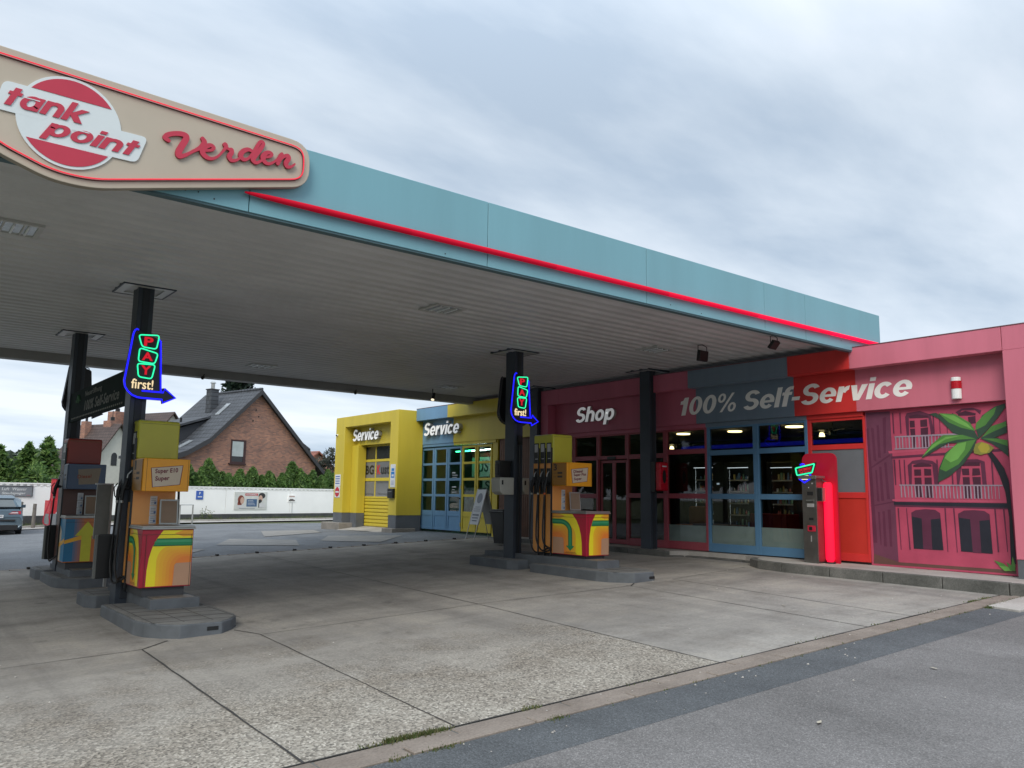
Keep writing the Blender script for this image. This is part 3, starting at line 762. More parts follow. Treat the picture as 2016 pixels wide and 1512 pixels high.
cctv(5.6, 18.0, 4.18, (-.4, -1, -.3), 'black camera under the far canopy edge above the brick house', black)

# ------------------------------------------------------------------ neon PAY signs
K = .94
OUT = [(.075, .95), (.40, .84), (.46, .155), (.50, .165), (.665, .035), (.485, -.06), (.478, -.012), (.20, -.012), (.03, .06), (-.045, .20), (.035, .90)]
board_m = mat('sign_board_black', (.016, .017, .022), .35, var=.1)
def pay_sign(x, y, z, label, s=1):
    """s=1: face towards -y; s=-1: face towards +y"""
    t = thing('pay_sign', label, 'sign', (x, y, z), 0, 'PAY first signs with an arrow')
    W = lambda u, v, d=0.: (x+u*K, y-s*d, z+v*K)
    BN, GN = (BLUEN, GREENN) if s > 0 else (mat('blue_tube_off', (.012, .012, .03), .4), mat('green_tube_off', (.012, .03, .025), .4))
    ol = roundpoly(OUT, [.03, .03, .01, .01, .01, .01, .01, .1, .1, .12, .03], 4)
    b = MB(); b.prism([W(u, v, 0) for u, v in ol], (0, -s*.055, 0), board_m); b.build('board', t)
    b = MB(); D = .07
    e1 = [W(u, v, D) for u, v in [(.10, .945), (.075, .955), (.05, .93), (.035, .88), (-.035, .22), (-.02, .14), (.02, .08), (.08, .03), (.15, .005), (.22, 0), (.475, -.002), (.482, -.05), (.655, .035), (.50, .155), (.485, .10), (.20, .10)]]
    b.tube(e1, .011, BN, 8)
    b.tube([W(u, v, D) for u, v in [(.375, .84), (.40, .82), (.45, .11)]], .011, BN, 8); b.build('blue_tube', t, smooth=True)
    b = MB()
    for P in ([(.105, .876), (.377, .90), (.35, .70), (.16, .712)], [(.13, .695), (.377, .64), (.34, .49), (.123, .505)], [(.114, .473), (.35, .478), (.315, .275), (.14, .29)]):
        b.tube([W(u, v, D+.004) for u, v in roundpoly(P, .04, 4)], .0085, GN, 8, closed=True)
    b.build('green_tube', t, smooth=True)
    xd = (s, 0, 0)
    for ch, u, v, wd, h in (('P', .185, .735, .12, .125), ('A', .172, .53, .14, .115), ('Y', .17, .33, .13, .125)):
        b = MB(); b.text(ch, REDL, W(u if s > 0 else u+wd, v, .058), xd, wd*K, h*K, bold=.03, depth=.01); b.build('letter', t)
    b = MB(); b.text('first!', CREAMN, W(.06 if s > 0 else .345, .125, .058), xd, .285*K, .135*K, bold=.008, depth=.01); b.build('cream_letters', t)
    return t
pay_sign(2.545, 11.30, 2.91, 'large lit PAY first! sign on the column behind the Super E10 pump')
pay_sign(9.135, 11.62, 3.06, 'smaller looking lit PAY first! sign on the column beside pump number 3')
pay_sign(2.61, 15.78, 3.02, 'dark back of an arrow sign behind the column at the Diesel pump', -1)
pay_sign(9.26, 12.05, 3.06, 'dark edge of a sign board behind the column beside pump number 3', -1)

# ------------------------------------------------------------------ dark banner between the two columns
t = thing('banner', 'dark green board reading 100% Self-Service hung between two columns', 'banner', (2.66, 13.4, 2.85))
bm = mat('banner_green', (.016, .027, .026), .85, var=.3, scale=2, spec=.12); bt = mat('banner_text', (.12, .12, .095), .6)
b = MB(); b.box(2.64, 2.68, 11.64, 15.40, 2.84, 3.33, bm); b.build('board', t, .004)
b = MB()
b.text('Neueröffnung', bt, (2.637, 14.25, 3.16), (0, -1, 0), 1.15, .11, nd=(-1, 0, 0), bold=.01, depth=.003)
b.text('100% Self-Service', bt, (2.637, 14.25, 2.955), (0, -1, 0), 2.25, .16, nd=(-1, 0, 0), bold=.02, shear=.2, depth=.003); b.build('lettering', t)
b = MB()
for k in range(30): b.box(2.6365, 2.638, 11.8+k*.115, 11.87+k*.115, 2.875, 2.90, mat('banner_lines', (.14, .135, .1), .6))
for k in range(6):
    a = .4+k*.45; b.tube([(2.637, 14.75, 3.12), (2.636, 14.75+.11*math.cos(a), 3.12+.13*math.sin(a)), (2.636, 14.75+.2*math.cos(a), 3.10+.09*math.sin(a))], [.006, .022, .004], mat('banner_leaf', (.02, .10, .03), .6), 6)
b.build('print', t)

# ------------------------------------------------------------------ petrol pumps
pump_mats = {
 'yg': mat('pump_lime', (.52, .50, .04), .32, var=.06), 'or': mat('pump_orange', (.78, .34, .085), .35, var=.05), 'hd': mat('pump_amber', (.85, .36, .010), .32, var=.04),
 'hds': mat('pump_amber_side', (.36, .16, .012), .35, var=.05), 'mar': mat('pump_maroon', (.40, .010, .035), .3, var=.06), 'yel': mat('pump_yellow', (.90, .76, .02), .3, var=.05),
 'gr': mat('pump_green', (.012, .25, .09), .35, var=.05), 'grl': mat('pump_green_light', (.05, .34, .15), .35), 'grd': mat('pump_green_dark', (.006, .10, .045), .35),
 'tan': mat('pump_tan', (.50, .29, .18), .35, var=.05), 'beige': mat('pump_plate', (.60, .50, .38), .5), 'ink': mat('pump_ink', (.16, .012, .03), .5), 'dk': mat('pump_print', (.05, .035, .02), .5),
 'red': mat('pump_red', (.30, .042, .028), .4, var=.08), 'navy': mat('pump_navy', (.055, .095, .17), .35, var=.06), 'brn': mat('pump_brown', (.10, .045, .035), .45, var=.1),
 'sky': mat('pump_blue', (.02, .22, .42), .35, var=.06), 'lime': mat('pump_arrow', (.62, .60, .03), .35), 'oran': mat('pump_orange2', (.60, .17, .035), .35), 'plate2': mat('pump_plate2', (.26, .21, .15), .5), 'ink2': mat('pump_ink2', (.25, .05, .02), .5)}
for i in range(6):
    f = i/5; pump_mats['g%d' % i] = mat('pump_grad_%d' % i, (.88-.06*f, .50-.27*f, .025+.01*f), .33, var=.03)
    pump_mats['b%d' % i] = mat('pump_bluegrad_%d' % i, (.02+.55*f, .17+.0*f, .33-.29*f), .35, var=.03)
paper = mat('paper_white', (.66, .68, .70), .6, var=.05); pap_ink = mat('paper_ink', (.25, .27, .30), .7)
def pump(name, label, org, cabD, headY, towerY, towerD, style, plate_lines, hoses, num=None):
    X, Yo, Z = org; PM = pump_mats
    t = thing(name, label, 'petrol pump', org, 0, 'petrol pumps')
    wid = .60 if style != 'C' else .53
    tw = .52 if style != 'C' else .47
    b = MB(); b.box(X+.05, X+wid-.06, Yo+.05, Yo+towerY+towerD-.05, Z, Z+.12, mat('pump_base', (.05, .053, .058), .6)); b.build('base', t)
    # ---- cabinet
    z0, z1 = Z+.11, Z+.80; H = z1-z0
    body = PM['mar'] if style != 'B' else PM['oran']
    b = MB(); b.box(X, X+wid, Yo, Yo+cabD, z0, z1, body); cab = b.build('cabinet', t, .006)
    F = lambda u, v, k: (X+u*wid, Yo-.0006-.0005*k, z0+v*H)       # front face
    S = lambda u, v, k: (X-.0006-.0005*k, Yo+cabD*(1-u), z0+v*H)  # left face, u runs from back to front
    b = MB()
    def face(Fn, P, m, k): b.poly([Fn(u, v, k) for u, v in P], PM[m])
    def swoosh(Fn, mir, grad='g'):
        q = (lambda u: 1-u) if mir else (lambda u: u)
        edge = [(.12, .02), (.125, .3), (.15, .5), (.20, .68), (.28, .84), (.40, .985)]
        face(Fn, [(q(u), v) for u, v in edge+[(.985, .985), (.985, .02)]], 'yel', 1)
        for i in range(6):
            o = .30+.065*i; top = .70-.035*i
            P = [(o, .02)]+[(o+.22-.22*math.cos(a), top-.26+.26*math.sin(a)) for a in [math.pi/2*j/8 for j in range(9)]]+[(.985, top), (.985, .02)]
            face(Fn, [(q(u), v) for u, v in P], grad+str(i), 2+i)
        P = [(.64, .02), (.655, .38), (.69, .41), (.985, .415), (.985, .02)]
        face(Fn, [(q(u), v) for u, v in P], 'tan', 9)
        face(Fn, [(q(u), v) for u, v in [(.62, .93), (.80, .985), (.985, .985), (.985, .88), (.80, .87)]], 'g2', 2)
    if style in 'AC':
        swoosh(F, False)
        for v0, v1, m in ((.71, .845, 'grd'), (.725, .83, 'gr'), (.775, .815, 'grl')): face(F, [(.215 if v0 < .72 else .225, v0), (.985, v0), (.985, v1), (.285, v1)], m, 10+(m != 'grd')+(m == 'grl'))
        swoosh(S, True)
        for wd_, m, k in ((.060, 'grd', 11), (.048, 'gr', 12), (.018, 'grl', 13)):
            ctr = [(.0, .80), (.25, .80)]+[(.25+.29*math.sin(a), .80-.24*(1-math.cos(a))) for a in [math.pi/2*j/8 for j in range(1, 9)]]+[(.545, .22)]
            L_, R_ = [], []
            for i, p in enumerate(ctr):
                a = Vector(ctr[min(i+1, len(ctr)-1)])-Vector(ctr[max(i-1, 0)]); n = Vector((-a.y, a.x)).normalized()*wd_
                L_.append((max(0, p[0]+n.x), p[1]+n.y)); R_.append((max(0, p[0]-n.x), p[1]-n.y))
            face(S, L_+R_[::-1], m, k)
        face(S, [(.42, .22), (.67, .22), (.545, .10)], 'gr', 12)
        for k in range(3): face(S, [(.42-.04*k, .075-.016*k), (.70+.02*k, .075-.016*k), (.70+.02*k, .070-.016*k), (.42-.04*k, .070-.016*k)], 'ink', 12)
        for u0, u1, v0, v1 in ((.0, 1, .908, .914), (.075, .083, 0, .908), (.955, .963, 0, .908)): face(F, [(u0, v0), (u1, v0), (u1, v1), (u0, v1)], 'dk', 14)
        face(S, [(0, .908), (1, .908), (1, .914), (0, .914)], 'dk', 14)
    else:
        for i in range(6):
            u0 = .0 if i == 0 else .16+.055*i
            face(F, [(u0, .02), (.985, .02), (.985, .985), (u0, .985)], 'b%d' % i, 1+i)
        face(F, [(0, .42), (.42, .52), (.42, .62), (0, .50)], 'g1', 8)
        face(F, [(.40, .02), (.64, .02), (.64, .60), (.82, .60), (.53, .93), (.24, .60), (.40, .60)], 'lime', 9)
        face(S, [(0, .02), (1, .02), (1, .985), (0, .985)], 'sky', 1); face(S, [(0, .02), (.5, .02), (.5, .7), (0, .9)], 'beige', 2); face(S, [(.1, .3), (1, .45), (1, .55), (.1, .4)], 'g1', 3)
        face(F, [(0, .908), (1, .908), (1, .914), (0, .914)], 'dk', 14)
    b.build('cabinet_print', cab)
    b = MB(); b.box(X-.02, X+wid+.02, Yo-.025, Yo+towerY+.0, z1, z1+.02, steel); b.box(X-.012, X+wid+.012, Yo-.017, Yo+towerY, z1+.02, z1+.042, steel); b.build('worktop', t, .004)
    # ---- tower
    ty0, ty1 = Yo+towerY, Yo+towerY+towerD; zt = Z+2.17; zm = Z+1.66
    up_m, lo_m = (PM['yg'], PM['or']) if style != 'B' else (PM['red'], PM['brn'])
    if style == 'B': zt -= .08
    b = MB(); b.box(X, X+tw, ty0, ty1, Z+.11, zm, lo_m); b.build('tower', t, .006)
    b = MB(); b.box(X, X+tw, ty0-.004, ty1, zm, zt, up_m); tp = b.build('top_housing', t, .03, seg=3)
    b = MB(); b.box(X+.03, X+tw+.001, ty0-.006, ty0-.003, zt-.045, zt-.041, mat('panel_seam', (.12, .12, .03), .6)); b.build('seam', tp)
    # price stickers on the tower front
    b = MB(); u0 = X+.21
    for v0, v1 in ((.28, .40), (.16, .275), (.05, .155)):
        b.box(u0, u0+.085, ty0-.003, ty0-.001, z1+v0, z1+v1, paper)
        for k in range(4): b.box(u0+.012, u0+.07, ty0-.004, ty0-.003, z1+v0+.015+.022*k, z1+v0+.022+.022*k, pap_ink)
        b.box(u0+.05, u0+.075, ty0-.0045, ty0-.004, z1+v0+.02, z1+v0+.05, mat('sticker_blue', (.12, .2, .4), .6))
    b.build('stickers', t)
    # notice in a clear stand on the worktop
    b = MB(); nx0 = X+.30; yb = Yo+towerY-.14
    b.prism([(nx0, yb, z1+.045), (nx0+.22, yb-.03, z1+.045), (nx0+.22, yb, z1+.36), (nx0, yb+.03, z1+.36)], (0, .012, 0), mat('notice_frame', (.30, .31, .29), .3, .4))
    st = b.build('notice_stand', t)
    b = MB(); b.prism([(nx0+.018, yb-.004, z1+.065), (nx0+.202, yb-.029, z1+.065), (nx0+.202, yb-.003, z1+.34), (nx0+.018, yb+.022, z1+.34)], (0, -.004, 0), mat('notice_paper', (.25, .17, .11), .6)); b.build('notice_paper', st)
    # ---- head with the fuel names
    hx1 = X+.545 if style != 'C' else X+.575
    hy0 = Yo+headY; hz0, hz1 = Z+1.26, Z+1.665
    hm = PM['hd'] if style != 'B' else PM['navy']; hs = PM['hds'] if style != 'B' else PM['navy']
    b = MB(); b.box(X-.012, hx1, hy0, ty0, hz0, hz1, hm); hd = b.build('display_head', t, .008)
    b = MB(); b.box(X-.022, X-.012, hy0+.02, ty0+(.0 if style != 'C' else -.01), hz0+.01, hz1-.012, hs); sp = b.build('display_panel', hd, .004)
    b = MB(); sD = ty0-hy0; ys = lambda u: ty0-.0-u*sD    # u from back (left in view) to front
    for k, v in enumerate((.52, .36)):
        b.poly([(X-.0235, ys(.40), hz0+v*.4), (X-.0235, ys(.72), hz0+v*.4), (X-.0235, ys(.72), hz0+v*.4+.032), (X-.0235, ys(.40), hz0+v*.4+.032)], PM['dk'])
        b.poly([(X-.0235, ys(.14), hz0+v*.4+.01), (X-.0235, ys(.34), hz0+v*.4+.01), (X-.0235, ys(.34), hz0+v*.4+.016), (X-.0235, ys(.14), hz0+v*.4+.016)], PM['dk'])
    if num: b.text(num, PM['dk'], (X-.0225, ys(.14), hz0+.265), (0, -1, 0), .085, .115, nd=(-1, 0, 0), bold=.03, depth=.001)
    b.build('display_print', hd)
    # slanted plate
    pw, ph = hx1-X, hz1-hz0; Fh = lambda u, v, k: (X+u*pw, hy0-.001-.0012*k, hz0+v*ph)
    P = [(.155, .70), (.83, .80), (.785, .22), (.205, .13)] if style != 'B' else [(.24, .78), (.86, .86), (.80, .22), (.28, .18)]
    Pc = Vector((sum(p[0] for p in P)/4, sum(p[1] for p in P)/4))
    b = MB()
    if style != 'B': b.poly([Fh(*(Pc+(Vector(p)-Pc)*1.05), 0) for p in P], PM['ink'])
    b.poly([Fh(u, v, 1) for u, v in P], PM['beige'] if style != 'B' else PM['plate2'])
    for k, ln in enumerate(plate_lines):
        n = len(plate_lines); hh = .145 if n < 3 else .12
        v = {1: [.42], 2: [.50, .275], 3: [.55, .38, .21]}[n][k]
        wl_ = min(.50, .062*len(ln)*1.0)*pw
        upv = Vector((0, 0, 1)); xd = Vector((1, 0, .075)).normalized()
        b.text(ln, PM['ink'] if style != 'B' else PM['ink2'], Fh(.235+.012*k, v, 2), xd, wl_, hh*ph*(1.25 if 'p' in ln else 1), nd=(0, -1, 0), bold=.028, depth=.0006)
    b.build('fuel_plate', hd)
    b = MB()
    for u in (.055, .965): b.box(X+u*pw-.002, X+u*pw+.002, hy0-.0015, hy0+.01, hz0, hz1, mat('amber_seam', (.22, .09, .01), .6))
    if style != 'B': b.build('head_seams', hd)
    # ---- nozzles and hoses on the left flank
    n = hoses; pitch_ = towerD/n
    for k in range(n):
        yc = ty0+towerD-pitch_*(k+.5)+.01
        b = MB(); b.box(X-.006, X+.001, yc-pitch_*.38, yc+pitch_*.34, Z+1.66, Z+2.02, black); b.box(X-.009, X-.005, yc-pitch_*.28, yc+pitch_*.22, Z+1.86, Z+2.0, mat('grade_label', (.45, .46, .47), .4)); b.box(X-.009, X-.005, yc-pitch_*.26, yc+pitch_*.1, Z+1.735, Z+1.745, paper)
        b.box(X-.004, X+.001, yc-pitch_*.38, yc+pitch_*.34, Z+1.12, Z+1.57, black); b.build('nozzle_boot', t)
        nz = MB(); x_ = X-.05
        nz.tube([(x_, yc+.0, Z+1.42), (x_-.02, yc, Z+1.34), (x_-.045, yc, Z+1.26), (x_-.05, yc, Z+1.14)], [.018, .03, .028, .02], rubber, 8)
        nz.tube([(x_+.04, yc, Z+1.30), (x_-.02, yc, Z+1.30)], [.02, .026], rubber, 8)
        nz.tube([(x_-.005, yc, Z+1.40), (x_+.0, yc-.01, Z+1.47), (x_+.045, yc-.01, Z+1.52)], [.012, .010, .009], steel, 8)
        nz.tube([(x_-.06, yc, Z+1.36), (x_-.10, yc, Z+1.30), (x_-.085, yc, Z+1.20), (x_-.055, yc, Z+1.16)], .008, rubber, 6)
        no_ = nz.build('nozzle', t, smooth=True)
        nz = MB(); nz.cyl((x_-.05, yc, Z+1.14), (x_-.05, yc, Z+1.11), .019, steel if k != n-1 or style != 'C' else mat('collar_orange', (.6, .1, .02), .5), seg=10); nz.build('collar', no_)
        h = MB(); ye = ty0+.03+.02*k; sag = Z+.12+.04*k
        P_ = catmull([(x_-.05, yc, Z+1.11), (x_-.055, yc+.015, Z+.85), (x_-.07, yc+.02, Z+.5), (x_-.075, yc-.01, Z+.3), (x_-.06, yc-.12, sag), (x_-.02, ye, sag-.02+.05), (X-.01, ye-.005, Z+.20)], 6)
        h.tube(P_, .0135, rubber, 8); h.build('hose', t, smooth=True)
    for k in range(n):
        yc = ty0+towerD-pitch_*(k+1)+.012
        b = MB(); b.box(X-.022, X+.001, yc-.010, yc+.012, Z+.06, Z+1.93, black); b.box(X-.02, X, yc+.012, yc+.018, Z+.06, Z+1.93, steel); b.build('divider', t)
    # the flank away from us has hoses too
    for k in range(max(1, n-1)):
        yc = ty0+.1+.14*k; x_ = X+tw+.06
        h = MB(); h.tube(catmull([(X+tw, yc, Z+1.35), (x_, yc, Z+1.3), (x_+.01, yc, Z+.9), (x_, yc, Z+.3), (X+tw, yc, Z+.2)], 5), .016, rubber, 8); h.build('hose', t, smooth=True)
    return t
pump('petrol_pump', 'lime and amber pump marked Super E10 and Super, nearest the camera', (2.70, 10.55, .45), .62, .14, .58, .46, 'A', ['Super E10', 'Super'], 2, '1')
pump('petrol_pump', 'lime and amber pump number 3 marked Diesel, Super Plus and Super', (9.43, 9.92, .64), .84, .46, .85, .52, 'C', ['Diesel', 'Super Plus', 'Super'], 3, '3')
pump('petrol_pump', 'red, navy and brown pump marked Diesel with a yellow arrow on its blue cabinet', (2.58, 14.6, .47), .50, .10, .40, .36, 'B', ['Diesel'], 1)

# ------------------------------------------------------------------ bins and gear on the islands
def bin_box(label, x0, x1, y0, y1, z0, z1, side):
    t = thing('waste_bin', label, 'bin', ((x0+x1)/2, y0, z0), 0, 'black bins beside the pumps')
    b = MB(); b.box(x0+.04, x1, y0, y1, z0, z1, black); b.build('body', t, .01)
    b = MB(); b.prism([(x0+.04, y0+.005, z0+.004), (x0+.015, y0+.02, z0+.004), (x0+.015, y1-.02, z0+.004), (x0+.04, y1-.005, z0+.004)], (0, 0, z1-z0-.008), side); b.build('side_panel', t)
    b = MB(); b.box(x0+.06, x1-.02, y0-.002, y0+.02, z1-.012, z1+.008, mat('bin_lid', (.03, .032, .034), .5)); b.build('lid_edge', t)
    b = MB(); b.box(x0+.1, x1+.06, y1, y1+.02, z0+.2, z0+.3, anth); b.build('bracket', t)
bin_box('large black bin left of the Super E10 pump', 2.385, 2.62, 11.55, 11.64, .60, 1.15, mat('bin_side_grey', (.12, .125, .12), .5))
bin_box('black bin left of the blue and red Diesel pump', 2.415, 2.64, 15.45, 15.54, .58, 1.13, mat('bin_side_grey', (.12, .125, .12), .5))
t = thing('notice_board', 'tall grey framed board between the Diesel pump and the Super E10 pump', 'notice board', (2.6, 12.3, .5))
b = MB(); b.box(2.52, 2.70, 12.3, 12.33, 1.06, 1.79, mat('board_grey', (.17, .175, .16), .35, var=.2)); b.build('panel', t)
b = MB(); b.box(2.695, 2.725, 12.285, 12.345, .42, 1.81, mat('alu', (.45, .46, .46), .35, .7)); b.box(2.50, 2.70, 12.29, 12.34, 1.79, 1.81, mat('alu', (.45, .46, .46), .35, .7)); b.build('frame', t)
disp = mat('dispenser_beige', (.47, .47, .42), .45, var=.05)
def dispenser(label, x0, x1, y0, y1, z0, z1):
    t = thing('towel_dispenser', label, 'dispenser', ((x0+x1)/2, y0, z0), 0, 'beige dispensers on the column beside pump number 3')
    b = MB(); P = [(x0+.02, z0+.05), (x0+.09, z0), (x1, z0), (x1, z1), (x0+.03, z1), (x0, z1-.04)]
    b.prism([(x, y0, z) for x, z in P], (0, y1-y0, 0), disp); b.build('case', t, .015, seg=3)
    b = MB(); b.box(x0+.05, x0+.085, y0-.004, y0+.01, z1-.13, z1-.05, black); b.build('slot', t)
dispenser('large beige dispenser on the left flank of the column beside pump number 3', 8.95, 9.285, 11.66, 11.92, 1.74, 2.05)
dispenser('beige dispenser on the right flank of the column beside pump number 3', 9.495, 9.66, 11.68, 11.95, 1.75, 2.05)
t = thing('wall_box', 'flat black box above the large beige dispenser', 'box', (9.1, 11.9, 2.1)); b = MB(); b.box(9.02, 9.285, 11.76, 11.9, 2.05, 2.36, black); b.box(9.0, 9.02, 11.78, 11.88, 2.1, 2.3, black); b.build('case', t, .01)
# ------------------------------------------------------------------ the long building
bld = thing('station_building', 'long flat roofed building with coloured shop front, mural and yellow and blue service bays', 'building', (14, 13, .6))
pink = mat('facade_pink', (.60, .165, .225), .45, var=.085, scale=2.2, streak=True); redp = mat('facade_red', (.60, .034, .032), .42, var=.085, scale=2.2, streak=True)
slate = mat('facade_slate', (.16, .215, .28), .42, var=.085, scale=2.2, streak=True); crim = mat('facade_crimson', (.50, .125, .19), .45, var=.085, scale=2.2, streak=True)
bluep = mat('facade_blue', (.150, .300, .470), .42, var=.085, scale=2.2, streak=True); yelp = mat('facade_yellow', (.60, .47, .045), .42, var=.085, scale=2.2, streak=True)
gbase = mat('facade_plinth', (.105, .115, .128), .7, var=.15, scale=3, bump=.1)
dgrey = mat('panel_grey', (.145, .157, .175), .55, var=.08); inner = mat('room_wall', (.10, .10, .105), .8); cap_m = mat('coping', (.20, .09, .10), .4, .3)
pane_m = glass('window_glass', (.72, .76, .755), 1., 1.5); frost = mat('frosted_film', (.62, .66, .64), .5, var=.1)
def part(name, x0, x1, y0, y1, z0, z1, m, bevel=.004, par=None):
    b = MB(); b.box(x0, x1, y0, y1, z0, z1, m); return b.build(name, par or bld, bevel, seg=1)
PX, SX, WX = 12.95, 13.2, 13.3
g3 = .0015
# roof edge boards
for a, c, m in ((3.0, 4.785, pink), (4.79, 7.17, pink), (7.17, 8.36, redp), (8.36, 10.65, slate), (10.65, 14.6, crim), (14.6, 15.50, crim), (15.50, 19.38, yelp), (19.38, 21.05, bluep)):
    part('parapet', PX, PX+.2, a+g3, c-g3, 3.935, 4.29, m)
b = MB()
b.box(PX-.006, PX+.2, 3.0, 21.05, 4.291, 4.305, cap_m); b.build('coping', bld)
b = MB(); b.box(PX+.2, SX+.12, 4.8, 20.9, 3.96, 4.05, mat('eave_soffit', (.16, .12, .12), .6)); b.build('eave_soffit', bld)
# sign boards under the roof edge
for a, c, m in ((4.79, 7.21, pink), (7.21, 8.40, redp), (8.40, 10.65, slate), (10.65, 14.97, crim), (15.50, 19.42, yelp), (19.42, 21.2, bluep)):
    part('sign_board', SX, SX+.1, a+g3, c-g3, 3.23, 3.96, m)
for a, c, m in ((7.14, 8.2, redp), (8.2, 10.47, slate), (10.47, 14.97, crim)): part('lintel', SX+.06, WX+.08, a+g3, c-g3, 3.15, 3.229, m)
# end pier, shop pier
b = MB(); b.box(PX, 13.45, 3.0, 4.785, .92, 3.934, pink); b.build('end_pier', bld, .004, seg=1)
b = MB(); b.box(PX+.01, 13.45, 3.0, 4.78, .4, .92, gbase); b.build('pier_base', bld)
b = MB(); b.box(PX, 13.45, 14.98, 15.48, .5, 3.934, crim); b.build('shop_pier', bld, .004, seg=1)
b = MB(); b.box(WX+.02, WX+.1, 4.78, 7.12, .4, 3.3, inner); b.box(WX+.1, 22, 4.0, 4.2, .3, 4.1, inner); b.box(21.8, 22, 4.2, 25.2, .3, 4.1, inner)
b.box(WX+.11, 22, 25.0, 25.2, .3, 4.1, yelp); b.box(13.46, 22, 6.95, 7.1, .3, 4.0, inner); b.box(WX+.2, 19, 15.5, 15.65, .3, 4.0, inner); b.build('wall', bld)
b = MB(); b.box(PX+.21, 22, 3.0, 25.2, 4.06, 4.2, mat('flat_roof', (.1, .1, .1), .9)); b.build('roof', bld)
